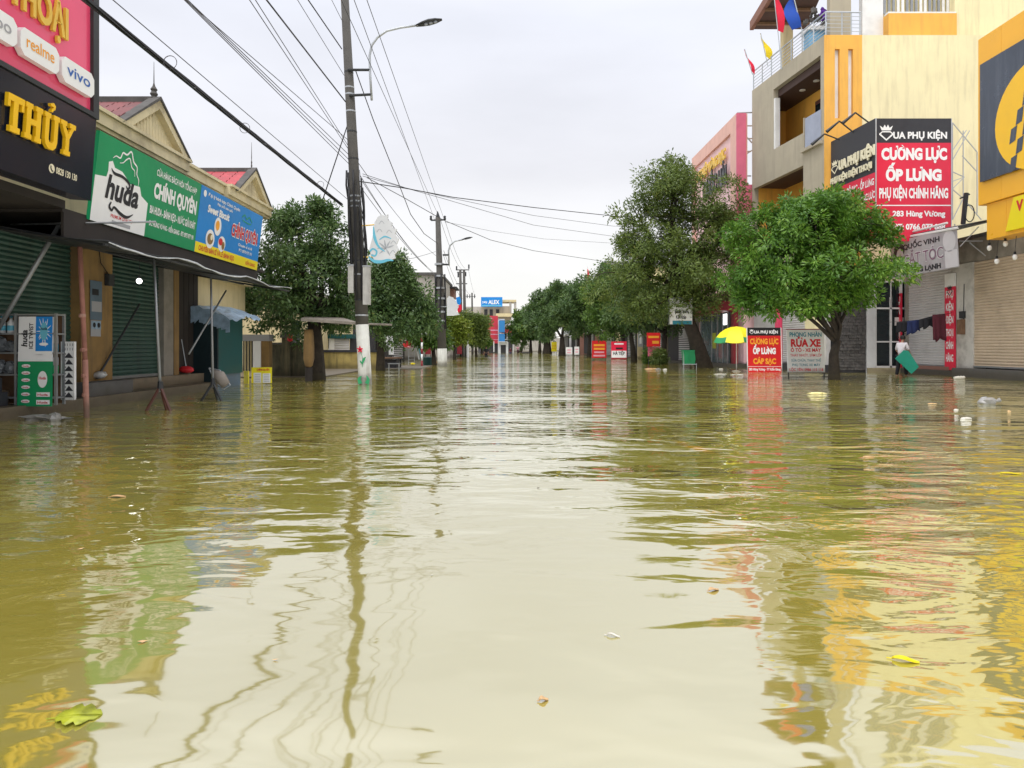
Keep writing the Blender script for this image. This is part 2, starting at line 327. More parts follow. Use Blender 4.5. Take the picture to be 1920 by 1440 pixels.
def tree(label, base, path, r0, lobes, nclus, nper, ll, lw, seed, mt, bark='bark', group=None, clr=.32, droop=.25, twigs=60, name='street_tree', fill=.5, cat='tree', xmax=1e9):
    """path: list of world points base..fork; limbs run from the fork to each lobe"""
    t = thing(name, label, cat, base, group); rng = random.Random(seed)
    big = []                               # every lobe breaks up into uneven boughs
    for lo in lobes:
        x, y, z, rx, ry, rz = lo; big.append((x, y, z, rx*.80, ry*.80, rz*.80))
        for k in range(7):
            dv = V((rng.gauss(0, 1), rng.gauss(0, 1), rng.gauss(.15, .9))).normalized(); s = rng.uniform(.22, .50); q = rng.uniform(.65, 1.12)
            if x+dv.x*rx*q+rx*s > xmax: continue
            big.append((x+dv.x*rx*q, y+dv.y*ry*q, z+dv.z*rz*q, rx*s*1.1, ry*s*1.1, rz*s))
    cr, cl = leaf_cloud('crown', big, nclus, nper, ll, lw, seed, mt, t, clr, droop, fill)
    mb = MB(); k = len(path)
    rs = [r0*(1.25 if i == 0 else 1)*(1-.35*i/max(1, k-1)) for i in range(k)]
    pp = [V(p) for p in path]; pp[0] = pp[0]-Z3*.4
    mb.tube(pp, rs, 9)
    fork = V(path[-1]); mb2 = MB()
    def limb(a, b, r1, r2, segs=5):
        pts = []
        L_ = (b-a).length
        for i in range(segs+1):
            s = i/segs; p = a.lerp(b, s)+V((rng.uniform(-1, 1), rng.uniform(-1, 1), rng.uniform(-.6, .6)))*L_*.06*(0 if i in (0, segs) else 1)+Z3*L_*.08*math.sin(s*math.pi)
            pts.append(p)
        mb2.tube(pts, [r1+(r2-r1)*i/segs for i in range(segs+1)], 6); return pts
    ends = []
    for lo in lobes:
        c = V(lo[:3]); st = fork.lerp(V(path[-2]), rng.uniform(0, .35)) if k > 1 else fork
        ends += limb(st, c, rs[-1]*.6, rs[-1]*.2)[2:]
    for i in rng.sample(range(len(cl)), min(twigs, len(cl))):
        c = V(cl[i]); a = min(ends, key=lambda p: (p-c).length); limb(a, c, rs[-1]*.16, rs[-1]*.05, 3)
    tk = mb.build('trunk', M[bark], t, True); mb2.build('limb', M[bark], tk, True, 'stuff')
    return t

# ---- people
def skinned(name, vs, es, rs, mt, parent, root=0, sub=2):
    me = bpy.data.meshes.new(name); me.from_pydata([tuple(v) for v in vs], es, []); o = bpy.data.objects.new(name, me); COL.objects.link(o)
    o.modifiers.new('s', 'SKIN'); sd = o.modifiers.new('d', 'SUBSURF'); sd.levels = sub
    for i, q in enumerate(me.skin_vertices[0].data): q.radius = (rs[i], rs[i]) if not isinstance(rs[i], tuple) else rs[i]; q.use_root = (i == root)
    dg = bpy.context.evaluated_depsgraph_get(); m2 = bpy.data.meshes.new_from_object(o.evaluated_get(dg)); bpy.data.objects.remove(o)
    m2.materials.clear(); m2.materials.append(mt); m2.polygons.foreach_set('use_smooth', [True]*len(m2.polygons))
    return link(name, m2, parent)
def person(label, loc, h, yaw, shirt, trousers, group=None, arms=((.30, .0, .40), (.30, .0, .40)), lean=.0, stride=.12, hat=None, fingers=True, sink=0):
    """arms: per side (forward, out, drop) of the wrist from the shoulder, fractions of h"""
    t = thing('person', label, 'person', loc, group); k = h/1.7; ca, sa = math.cos(yaw), math.sin(yaw)
    def W(x, y, z):   # x right, y forward
        x *= k; y *= k; z *= k; return V(loc)+V((x*ca-y*sa, x*sa+y*ca, z-sink))
    ly = lambda z: lean*max(0, z-.9)
    T = [(0, ly(.92), .92), (0, ly(1.1), 1.10), (0, ly(1.3), 1.30), (0, ly(1.42)+.0, 1.43), (0, ly(1.5)+.02, 1.50), (0, ly(1.6)+.04, 1.60), (0, ly(1.68)+.04, 1.67)]
    rs = [.115, .11, .125, .07, .05, .085, .06]; vs = [W(*p) for p in T]; es = [(i, i+1) for i in range(6)]
    def ext(par, p, r): vs.append(W(*p)); rs.append(r*k); es.append((par, len(vs)-1)); return len(vs)-1
    rs = [r*k for r in rs]; wr = []
    for s, ar in ((-1, arms[0]), (1, arms[1])):
        sh = ext(2, (s*.17, ly(1.4), 1.39), .055)
        f_, o_, d_ = ar; wx, wy, wz = s*(.18+o_), ly(1.4)+f_, 1.39-d_*1.3
        el = ext(sh, ((s*.19+wx)/2+s*.05, wy/2-.06, (1.39+wz)/2-.06), .042); wi = ext(el, (wx, wy, wz), .03)
        pa = ext(wi, (wx, wy+.05, wz-.05), .032); wr.append(V((wx, wy+.05, wz-.05)))
        if fingers:
            for q in range(4): a = ext(pa, (wx+s*.0+(q-1.5)*.018, wy+.09, wz-.09), .009); ext(a, (wx+(q-1.5)*.018, wy+.09-.01*q, wz-.135+.006*abs(q-1.5)), .008)
            a = ext(pa, (wx-s*.04, wy+.06, wz-.06), .011); ext(a, (wx-s*.045, wy+.08, wz-.10), .009)
    legs = []
    for s in (-1, 1):
        hp = ext(0, (s*.09, 0, .86), .085); kn = ext(hp, (s*.10, s*stride*.6+.04, .48), .06); an = ext(kn, (s*.10, s*stride, .09), .04); ext(an, (s*.11, s*stride+.14, .04), .035); legs.append(((s*.09, 0, .86), (s*.10, s*stride*.6+.04, .48), (s*.10, s*stride, .14)))
    skinned('body', vs, es, rs, M['skin'], t)
    # shirt
    v2 = [W(*p) for p in T[:4]]; e2 = [(0, 1), (1, 2), (2, 3)]; r2 = [.15*k, .14*k, .15*k, .075*k]
    for s, ar in ((-1, arms[0]), (1, arms[1])):
        f_, o_, d_ = ar; v2.append(W(s*.17, ly(1.4), 1.39)); r2.append(.075*k); i = len(v2)-1; e2.append((2, i))
        wx, wy, wz = s*(.18+o_), ly(1.4)+f_, 1.39-d_*1.3; v2.append(W(((s*.19+wx)/2+s*.05), wy/2-.06, (1.39+wz)/2-.06)); r2.append(.06*k); e2.append((i, i+1))
    skinned('shirt', v2, e2, r2, M[shirt], t)
    v3 = [W(*T[0])]; e3 = []; r3 = [.14*k]
    for lg in legs:
        p = 0
        for q, r in zip(lg, (.105, .08, .065)): v3.append(W(*q)); r3.append(r*k); e3.append((p, len(v3)-1)); p = len(v3)-1
    skinned('trousers', v3, e3, r3, M[trousers], t)
    hd = W(0, ly(1.6)+.025, 1.625); b = MB(); b.blob(hd+Z3*.02*k, (.098*k, .105*k, .105*k), 12, jit=.04); hr = b.build('hair', M['hair'], t, True)
    if hat:
        b = MB(); b.lathe(hd, [(.05*k, .2*k), (.065*k, .19*k), (.15*k, .09*k), (.2*k, .01)], 14); b.build('hat', M[hat], t, True)
    fc = W(0, ly(1.6)+.115, 1.60); b = MB()
    for s in (-1, 1): b.blob(W(s*.032, ly(1.6)+.115, 1.615), .010*k, 6)
    b.build('eye', M['black'], t); b = MB(); b.tube([W(0, ly(1.6)+.115, 1.615), W(0, ly(1.6)+.138, 1.575), W(0, ly(1.6)+.115, 1.57)], [.008*k, .014*k, .01*k], 6); b.build('nose', M['skin'], t, True)
    return t, wr, W

# ------------------------------------------------------------------ water and ground
def make_water():
    m = bpy.data.materials.new('flood_water'); m.use_nodes = True; nt = m.node_tree; nt.nodes.clear(); Nn = nt.nodes.new; Lk = nt.links.new
    g = Nn('ShaderNodeNewGeometry')
    def noi(scale, sx, sy, det=3, rough=.5, dist=0, rot=0):
        mp = Nn('ShaderNodeMapping'); mp.inputs['Scale'].default_value = (sx, sy, 1); mp.inputs['Rotation'].default_value = (0, 0, rot); Lk(g.outputs['Position'], mp.inputs[0])
        n = Nn('ShaderNodeTexNoise'); n.inputs['Scale'].default_value = scale; n.inputs['Detail'].default_value = det; n.inputs['Roughness'].default_value = rough; n.inputs['Distortion'].default_value = dist
        Lk(mp.outputs[0], n.inputs['Vector']); return n.outputs[0]
    def mth(op, a, b=None):
        n = Nn('ShaderNodeMath'); n.operation = op
        for i, x in enumerate((a, b)):
            if x is None: continue
            if isinstance(x, (int, float)): n.inputs[i].default_value = x
            else: Lk(x, n.inputs[i])
        return n.outputs[0]
    def rng(x, a, b, c, d):
        n = Nn('ShaderNodeMapRange'); n.interpolation_type = 'SMOOTHSTEP'; Lk(x, n.inputs[0])
        for i, q in enumerate((a, b, c, d)): n.inputs[i+1].default_value = q
        return n.outputs[0]
    sp = Nn('ShaderNodeSeparateXYZ'); Lk(g.outputs['Position'], sp.inputs[0])
    vl = Nn('ShaderNodeVectorMath'); vl.operation = 'MULTIPLY_ADD'; Lk(g.outputs['Position'], vl.inputs[0]); vl.inputs[1].default_value = (2.4, 1, 0); vl.inputs[2].default_value = (.8, 0, 0)
    vn = Nn('ShaderNodeVectorMath'); vn.operation = 'LENGTH'; Lk(vl.outputs[0], vn.inputs[0])
    far = rng(vn.outputs['Value'], 2.4, 7.5, .10, 1.0)             # sheltered, calm water where the photographer stands
    patch = rng(noi(.16, .6, 1.0, 2, .5, 0, .2), .36, .62, .25, 1.0)
    swell = mth('MULTIPLY', noi(.55, .55, 1.0, 2, .4, .4, .12), .075)
    wob = mth('MULTIPLY', noi(2.1, .5, 1.0, 2, .45, .6, -.15), .034)
    rip = mth('MULTIPLY', mth('MULTIPLY', noi(3.4, .50, 1.0, 3, .5, .5, .18), .046), mth('MULTIPLY', far, patch))
    fine = mth('MULTIPLY', mth('MULTIPLY', noi(13, .55, 1.0, 2, .5, .2, -.1), .0034), mth('MULTIPLY', far, patch))
    band = mth('MULTIPLY', mth('MULTIPLY', noi(.8, .28, 1.0, 2, .5, .4, .08), .085), mth('MULTIPLY', far, patch))
    rip = mth('ADD', rip, band)
    hgt = mth('ADD', mth('ADD', mth('MULTIPLY', swell, rng(sp.outputs[1], 2, 12, .5, 1)), mth('MULTIPLY', wob, rng(sp.outputs[1], 2, 8, .35, 1))), mth('ADD', rip, fine))
    bp = Nn('ShaderNodeBump'); bp.inputs['Strength'].default_value = 1; bp.inputs['Distance'].default_value = 1; Lk(hgt, bp.inputs['Height'])
    mudn = noi(.22, 1, 1, 5, .55, .5); mud = Nn('ShaderNodeValToRGB'); e = mud.color_ramp.elements
    e[0].position = .3; e[0].color = (.315, .265, .045, 1); e[1].position = .72; e[1].color = (.36, .31, .065, 1); Lk(mudn, mud.inputs[0])
    a_, b_ = V((xy(1262, 8.4), 8.4, 0)), V((xy(1345, 7.2), 7.2, 0)); c_ = (a_+b_)/2; d_ = b_-a_       # yellow kerb paint showing through the silt
    mp = Nn('ShaderNodeMapping'); mp.vector_type = 'TEXTURE'; mp.inputs['Location'].default_value = c_; mp.inputs['Rotation'].default_value = (0, 0, math.atan2(d_.y, d_.x)); mp.inputs['Scale'].default_value = (d_.length*.55, .13, 1); Lk(g.outputs['Position'], mp.inputs[0])
    ln = Nn('ShaderNodeVectorMath'); ln.operation = 'LENGTH'; Lk(mp.outputs[0], ln.inputs[0])
    mk = rng(ln.outputs['Value'], .2, 1.0, .95, 0.0); mxy = Nn('ShaderNodeMix'); mxy.data_type = 'RGBA'; Lk(mk, mxy.inputs[0]); Lk(mud.outputs[0], mxy.inputs[6]); mxy.inputs[7].default_value = (.55, .30, .02, 1)
    df = Nn('ShaderNodeBsdfDiffuse'); Lk(mxy.outputs[2], df.inputs[0])
    gl = Nn('ShaderNodeBsdfGlossy'); gl.inputs['Roughness'].default_value = .045; gl.inputs[0].default_value = (.96, .985, 1, 1); Lk(bp.outputs[0], gl.inputs['Normal'])
    lw_ = Nn('ShaderNodeLayerWeight'); lw_.inputs[0].default_value = .5; Lk(bp.outputs[0], lw_.inputs['Normal'])
    fz = mth('ADD', mth('MULTIPLY', mth('POWER', lw_.outputs['Facing'], 4.5), .57), .42)
    ms = Nn('ShaderNodeMixShader'); Lk(fz, ms.inputs[0]); Lk(df.outputs[0], ms.inputs[1]); Lk(gl.outputs[0], ms.inputs[2])
    o = Nn('ShaderNodeOutputMaterial'); Lk(ms.outputs[0], o.inputs[0]); return m
M['water'] = make_water()
mb = MB(); mb.quad((-900, -300, 0), (900, -300, 0), (900, 2500, 0), (-900, 2500, 0)); mb.build('flood_water', M['water'], kind='structure')
D('road_bed', (.09, .085, .075), .9, .2, 1)
mb = MB(); mb.quad((-900, -300, -.62), (900, -300, -.62), (900, 2500, -.62), (-900, 2500, -.62)); mb.build('ground', M['road_bed'], kind='structure')

# ------------------------------------------------------------------ left pavement and shop
mb = MB(); mb.box(-30, -7.5, 4, 18.35, -.6, .185); mb.box(-30, -7.95, 4, 18.6, .1851, .41); mb.build('pavement_step', M['wet_step'], kind='structure')
mb = MB(); mb.box(-30, -6.6, 25.0, 34, -.6, .04); mb.build('pavement', M['wet_step'], kind='structure')

t = thing('shop_building', 'cream two gabled shophouse with dark red roof above green shop shutters', 'building', (-9, 14.5, .41))
FL = lambda X: Fr((X, 0, 0), Y3, Z3)         # facade plane facing the street from the left
mb = MB(); f = FL(-8.35)
mb.fb(f, 5, 19, 3.05, 5.25, -.35, 0); mb.fb(f, 5, 19, .41, 3.05, -.5, -.3); mb.build('wall', M['cream'], t)
for a0, a1, mk, c in ((13.36, 14.42, 'ochre', .32), (16.72, 17.45, 'concrete', .25), (10.2, 10.6, 'concrete', .2)):
    b = MB(); b.fb(f, a0, a1, .412, 3.04, -.2, c); b.build('pillar', M[mk], t)
b = MB(); b.fb(f, 17.2, 17.45, .412, 3.04, .252, .27); b.build('pillar_edge', M['ochre'], t)
f2 = FL(-8.25)
b = MB(); b.box(-8.34, -6.47, 10.31, 18.9, 3.062, 3.12); b.build('soffit', M['void'], t)  # added dark sheet hiding the cream wall, its colour stands for shade
b = MB(); b.box(-6.49, -6.45, 10.31, 18.3, 2.70, 3.06); b.build('shade_board', M['void'], t)  # added dark strip, paints the shaded gap between signboard and awning
shutter(f2, 10.6, 13.36, .42, 3.04, .09, m='shutter_green', parent=t); shutter(f2, 14.42, 16.72, .42, 3.04, .09, m='shutter_green', parent=t)
b = MB(); b.fb(f2, 17.45, 18.9, .42, 3.04, -.05, 0); 
for i in range(5): b.fb(f2, 17.47+.28*i, 17.72+.28*i, .45, 3.0, .001, .03)
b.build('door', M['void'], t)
# gables and roof: two roofs run back from the street
GX = -7.55
def gable(yc, hw, ze, za, mk, back=9, fin=1):
    fg = FL(GX)
    b = MB(); b.prism(fg, [(yc-hw, ze), (yc+hw, ze), (yc, za)], -.25, -.12); g = b.build('gable_wall', M['cream_trim'], t)
    n = int(hw*2/.16)
    for i in range(n):
        a = yc-hw+.30+i*(2*hw-.6)/n; wdt = (2*hw-.6)/n; zt = ze+(za-ze)*(1-abs(a+wdt/2-yc)/hw)-.22
        if zt > ze+.12:
            b = MB(); b.fb(fg, a+.006, a+wdt-.006, ze+.06, zt, -.119, -.10); b.build('plank', M['cream_trim'], g)
    for s in (-1, 1):
        b = MB(); q = [(yc+s*(hw+.12), ze-.03), (yc, za+.10), (yc, za-.10), (yc+s*(hw-.16), ze-.03)]
        b.prism(fg, q if s < 0 else q[::-1], -.14, .03); b.build('bargeboard', M['cream_trim'], t)
        b = MB(); q = [(yc+s*(hw+.17), ze-.02), (yc, za+.17), (yc, za+.101), (yc+s*(hw+.125), ze-.03)]
        b.prism(fg, q if s < 0 else q[::-1], -.16, .06); b.build('verge_tile', M['verge'], t)
        # roof slope with sheet ridges
        b = MB(); k = 7
        for i in range(k):
            for (u0, u1, dz) in ((i/k, (i+.94)/k, 0), ):
                z0 = ze+(za-ze)*u0+.06; z1 = ze+(za-ze)*u1+.09; y0 = yc+s*(hw+.10)*(1-u0); y1 = yc+s*(hw+.10)*(1-u1)
                m_ = 26
                for j in range(m_):
                    x0 = GX-.14-back*j/m_; x1 = GX-.14-back*(j+.93)/m_
                    b.hexa([(x0, y0, z0-.03), (x1, y0, z0-.03), (x1, y1, z1-.06), (x0, y1, z1-.06), (x0, y0, z0), (x1, y0, z0), (x1, y1, z1), (x0, y1, z1)])
        b.build('roof', M[mk], t, kind='stuff')
    b = MB(); b.box(GX-back, GX-.1, yc-.1, yc+.1, za+.02, za+.14); b.build('ridge', M['verge'], t)
    b = MB(); b.lathe((GX-.1, yc, za+.12), [(0, .07*fin), (.05, .05*fin), (.1, .085*fin), (.16, .05*fin), (.2, .075*fin), (.27, .03*fin), (.34, .012), (.8, .004)], 8); b.build('finial', M['verge'], t)
gable(15.35, 1.38, 5.50, 6.34, 'roof_red'); gable(21.2, 1.35, 5.46, 6.28, 'roof_bright', 9, .3)
# moulded cornice and soffit
for (y0, y1, xo) in ((9, 13.9, 0), (13.9, 16.85, .0), (16.85, 19.3, -.15), (19.3, 22.7, 0)):
    b = MB(); x = GX+xo
    b.box(-8.6, x+.06, y0, y1-.002, 5.46, 5.53); b.box(-8.6, x, y0, y1-.002, 5.24, 5.459); b.box(-8.6, x-.06, y0, y1-.002, 5.17, 5.239)
    b.build('cornice', M['cream_trim'], t)
b = MB(); b.box(-11, -8.36, 16.86, 19.3, 5.54, 5.75); b.build('parapet', M['roof_red'], t)
b = MB(); b.box(-8.36, -8.1, 19.05, 22.6, 3, 5.165); b.box(-17, -8.36, 19, 22.6, 2.2, 5.5); b.build('side_wall', M['cream'], t)

# awning over the pavement
t = thing('awning', 'dark tarpaulin awning with pale frayed edge below the green shop sign', 'awning', (-7, 14, 2.6))
mb = MB(); ny, nx = 24, 5; rg = random.Random(4); vs = []
for i in range(ny+1):
    for j in range(nx+1):
        y = 10.2+8.6*i/ny; s = j/nx; vs.append((-8.2+2.45*s, y, 3.02-.40*s+.03*math.sin(y*2.1)*s-.05*math.sin(s*3.1)*(1+math.sin(y*1.3))))
mb.add(vs, [(i*(nx+1)+j, i*(nx+1)+j+1, (i+1)*(nx+1)+j+1, (i+1)*(nx+1)+j) for i in range(ny) for j in range(nx)])
sh = mb.build('tarpaulin', M['tarp_dark'], t, True); mo = sh.modifiers.new('s', 'SOLIDIFY'); mo.thickness = .015
mb = MB(); pts = [(V(vs[i*(nx+1)+nx])+V((.02, 0, -.02+.025*rg.uniform(-1, 1)))) for i in range(ny+1)]
mb.tube(pts, [.006+.014*rg.random() for _ in pts], 5); mb.build('hem', M['tarp_edge'], t)
mb = MB()
for y in (10.3, 12.2, 14.64, 16.6, 18.7): mb.tube([(-8.2, y, 2.98), (-5.78, y, 2.56)], .022, 5)
mb.tube([(-5.8, 10.2, 2.57), (-5.8, 18.8, 2.57)], .022, 5); mb.tube([(-7, 10.2, 2.75), (-7, 18.8, 2.75)], .022, 5); mb.build('frame', M['steel_dark'], t)

# big signboard: green half and blue half, leaning out at the top
def tilt_frame(y0, zb, xb, zt, xt): return Fr((xb, y0, zb), Y3, V((xt-xb, 0, zt-zb)))
fs = tilt_frame(10.9, 3.05, -6.42, 4.42, -6.26); HH = 1.38
t = thing('green_signboard', 'long green and white shop signboard with curly black brand lettering above the awning', 'sign', (-6.42, 12.7, 3.05))
mb = MB(); mb.fb(fs, 0, 3.62, 0, HH, -.06, 0); bd = mb.build('board', M['green_sign'], t)
mb = MB(); mb.prism(fs, [(0, 0), (1.62, 0), (1.62, .58), (1.38, .66), (1.30, .80), (1.0, .78), (.72, .92), (.50, .93), (.42, 1.02), (.32, .98), (.33, .84), (.30, .74), (0, .70)], .002, .005); mb.build('white_panel', M['clean_white'], t)
mb = MB(); 
put_text(mb, fs, 'huda', .80, .43, .98, .36, .010, 0, .035, .16)
stroke(mb, fs, [(.40, .90), (.50, .84), (.72, .84), (.90, .80), (.98, .74), (.93, .68), (.87, .72)], [.01, .05, .05, .05, .05, .04, .02], .011)
stroke(mb, fs, [(.50, .38), (.46, .30), (.54, .25), (.60, .31), (.80, .24), (1.0, .22), (1.18, .30)], [.03, .05, .04, .04, .06, .05, .01], .011)
mb.build('logo', M['ink_black'], t)
mb = MB(); stroke(mb, fs, [(.42, 1.07), (.5, 1.12), (.62, 1.12), (.68, 1.22), (.80, 1.22), (.92, 1.30), (1.02, 1.16), (1.14, 1.10), (1.16, .98), (1.24, .90), (1.24, .80)], [.01, .025, .03, .03, .025, .01], .006)
stroke(mb, fs, [(.62, 1.04), (.72, 1.07), (.80, 1.14), (.90, 1.18), (.98, 1.06), (1.08, 1.02), (1.1, .93)], [.01, .022, .022, .01], .006)
put_text(mb, fs, 'CỬA HÀNG BÁCH HÓA TỔNG HỢP', 2.62, 1.13, 1.62, .11, .006); put_text(mb, fs, 'CHÍNH QUYÊN', 2.64, .74, 1.72, .25, .006, 0, .05)
put_text(mb, fs, 'BIA HUDA - BÁNH KẸO - NƯỚC GIẢI KHÁT', 2.62, .44, 1.82, .13, .006, 0, .03); put_text(mb, fs, 'ĐC: HÙNG VƯƠNG - KIẾN GIANG - ĐT: 0975 977 191', 2.62, .22, 1.78, .085, .006, 0, .03)
mb.build('lettering', M['clean_white'], t)
mb = MB(); put_text(mb, fs, 'PREMIUM QUALITY', .86, .14, .66, .055, .008, 0, .01); mb.build('slogan', M['ink_red'], t)
mb = MB(); rect(mb, fs, .58, 1.14, .04, .10, .008); mb.build('strip', M['ink_grey'], t)
t = thing('blue_signboard', 'blue shop signboard with yellow bottom strip and red shop name', 'sign', (-6.42, 16.3, 3.05))
mb = MB(); mb.fb(fs, 3.63, 7.25, 0, HH, -.06, 0); mb.build('board', M['blue_sign'], t)
mb = MB(); rect(mb, fs, 3.63, 7.25, 0, .22); mb.build('yellow_strip', M['yellow_sign'], t)
mb = MB(); put_text(mb, fs, 'CHUYÊN BÁN SỈ VÀ LẺ BÁNH KẸO', 4.75, .06, 1.9, .10, .006, 0, .03); put_text(mb, fs, 'KIẾN GIANG', 6.75, .06, .62, .08, .006, 0, .02); mb.build('red_print', M['ink_red'], t)
mb = MB(); put_text(mb, fs, 'Đại lý bánh kẹo Chính Quyên', 4.85, 1.22, 1.75, .07, .006); put_text(mb, fs, 'Phân phối toàn quốc', 4.9, 1.12, .85, .055, .006); put_text(mb, fs, 'Sweet Biscuit', 4.6, .90, 1.15, .15, .006, 0, .04, .1)
put_text(mb, fs, 'Chuyên sỉ và lẻ', 6.3, .44, .9, .06, .006); put_text(mb, fs, 'ĐT: 0975 977 191', 6.35, .31, .85, .07, .006)
put_text(mb, fs, 'CHÍNH QUYÊN', 6.2, .62, 1.66, .26, .006, 0, .085); mb.build('lettering', M['clean_white'], t)
for a, b_, ra, rb in ((3.82, 1.24, .07, .07), (4.3, .36, .22, .20), (4.92, .34, .20, .17), (4.62, .68, .18, .2)): mb = MB(); disc(mb, fs, a, b_, ra, rb); mb.build('plate_print', M['clean_white'], t)
mb = MB(); put_text(mb, fs, 'CHÍNH QUYÊN', 6.2, .62, 1.66, .26, .010, 0, .03); mb.build('shop_name', M['ink_red'], t)
for a, b_, ra, rb, mk in ((4.3, .36, .15, .12, 'ochre'), (4.6, .70, .10, .11, 'ink_orange'), (5.0, .31, .08, .09, 'ochre'), (4.85, .38, .11, .08, 'ink_red'), (4.36, .40, .06, .06, 'ivory')): mb = MB(); disc(mb, fs, a, b_, ra, rb, .008+.002*(ra < .07)); mb.build('biscuit', M[mk], t)
mb = MB(); stroke(mb, fs, [(5.9, 1.12), (6.05, 1.20), (6.2, 1.12), (6.35, 1.19), (6.55, 1.1)], .03, .008); stroke(mb, fs, [(5.95, 1.06), (6.2, 1.04), (6.5, 1.04)], .025, .008); mb.build('emblem', M['ink_green'], t)

# phone shop at the near end
t = thing('phone_shop', 'phone shop front with pink fascia and black signboard at the near end', 'building', (-7, 7, .2))
f = FL(-6.0)
mb = MB(); mb.fb(f, 2, 10.2, 4.47, 8.5, -.4, 0)
mb.build('pink_panel', M['sign_pink'], t)
fb_ = tilt_frame(2, 3.22, -6.06, 4.40, -5.98)
mb = MB(); mb.fb(fb_, 0, 8.32, 0, 1.18, -.3, 0); mb.build('black_panel', M['fascia'], t)
mb = MB(); mb.fb(f, 10.2, 10.34, 4.40, 8.5, -.42, .05); mb.fb(f, 2, 10.2, 4.405, 4.469, -.4, .05); mb.build('edge_frame', M['steel_dark'], t)
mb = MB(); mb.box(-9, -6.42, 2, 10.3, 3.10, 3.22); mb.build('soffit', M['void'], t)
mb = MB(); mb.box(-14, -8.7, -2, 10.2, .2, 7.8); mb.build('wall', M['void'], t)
def solid_letters(fr, s, a, b, width, cap, mk, parent, bold=.05, th=.05, c=.07, gap=0):
    """separate letters cut from sheet"""
    full = text_mesh(s, bold)[2]; sx = width/full
    for i, ch in enumerate(s):
        if ch == ' ': continue
        x1 = text_mesh(s[:i+1], bold)[2]; wd = text_mesh(ch, bold)[2]
        o = MB(); put_text(o, fr, ch, a+(x1-wd)*sx, b, wd*sx, cap, c, 0, bold, 0, 'l', th); o.build('letter', M[mk], parent)
solid_letters(f, 'THOẠI', 8.48, 5.26, 1.14, .40, 'gold', t, .03, .04, .05)
def slab_word():
    """slab serif letters T H U(hook) Y"""
    fo = Fr(fb_.p(6.43-6.42*.71, .47-.42*.79, 0), fb_.u, fb_.v)
    class S:
        def p(s, a, b, c=0): return fo.p(a*.71, b*.79, c)
    fl_ = S()
    def bar(b, a0, a1, z0, z1): b.fb(fl_, a0, a1, z0, z1, .03, .075)
    z0, z1 = .42, .98; st = .115
    b = MB(); a = 6.42; bar(b, a, a+.40, z1-.10, z1); bar(b, a, a+.06, z1-.20, z1-.101); bar(b, a+.34, a+.40, z1-.20, z1-.101); bar(b, a+.14, a+.14+st, z0+.09, z1-.102); bar(b, a+.08, a+.32, z0, z0+.089); b.build('letter', M['yellow_letter'], t)
    b = MB(); a = 6.86
    for q in (0, .26): bar(b, a+q+.03, a+q+.03+st, z0+.081, z1-.081); bar(b, a+q, a+q+.18, z1-.08, z1); bar(b, a+q, a+q+.18, z0, z0+.08)
    bar(b, a+.146, a+.289, .66, .75); b.build('letter', M['yellow_letter'], t)
    b = MB(); a = 7.36
    for q in (0, .25): bar(b, a+q+.03, a+q+.03+st-.01, z0+.13, z1-.081); bar(b, a+q, a+q+.17, z1-.08, z1)
    b.prism(fl_, [(a+.03, z0+.129), (a+.06, z0+.04), (a+.14, z0-.02), (a+.28, z0-.02), (a+.355, z0+.04), (a+.385, z0+.129), (a+.28, z0+.129), (a+.25, z0+.09), (a+.17, z0+.09), (a+.14, z0+.129)], .03, .075)
    b.prism(fl_, [(a+.14, z1+.16), (a+.22, z1+.19), (a+.28, z1+.15), (a+.27, z1+.09), (a+.22, z1+.06), (a+.21, z1+.03), (a+.17, z1+.03), (a+.18, z1+.07), (a+.23, z1+.12), (a+.16, z1+.12)], .03, .075)
    b.build('letter', M['yellow_letter'], t)
    b = MB(); a = 7.84
    b.prism(fl_, [(a, z1-.08), (a+.02, z1-.0801), (a+.15, .70), (a+.25, .70), (a+.38, z1-.0801), (a+.40, z1-.08), (a+.30, z1-.08), (a+.21, .78), (a+.12, z1-.08)][::-1], .03, .075)
    bar(b, a-.02, a+.16, z1-.079, z1); bar(b, a+.25, a+.43, z1-.079, z1); bar(b, a+.145, a+.255, z0+.08, .699); bar(b, a+.10, a+.30, z0, z0+.079); b.build('letter', M['yellow_letter'], t)
slab_word()
mb = MB(); put_text(mb, fb_, '0828 130 130', 7.72, .20, .46, .085, .006, 0, .02); disc(mb, fb_, 7.40, .24, .06, .06, .006); mb.build('phone_number', M['ivory'], t)
mb = MB(); stroke(mb, fb_, [(7.38, .275), (7.38, .24), (7.41, .21), (7.43, .215)], .022, .009); mb.build('phone_icon', M['ink_black'], t)
for (a0, a1, z0, z1, s, mk, nm) in ((7.8, 8.54, 4.68, 5.02, 'oppo', 'ink_grey', 0), (8.60, 9.34, 4.66, 5.0, 'realme', 'ink_orange', 0), (9.40, 10.13, 4.63, 4.97, 'vivo', 'ink_blue', 0)):
    b = MB(); q = .07; b.prism(f, [(a0+q, z0), (a1-q, z0), (a1, z0+q), (a1, z1-q), (a1-q, z1), (a0+q, z1), (a0, z1-q), (a0, z0+q)], .02, .10); o = b.build('logo_box', M['clean_white'], t)
    b = MB(); put_text(b, f, s, (a0+a1)/2, (z0+z1)/2-.05, (a1-a0)*.72, .15, .104, 0, .012); b.build('logo', M[mk], o)
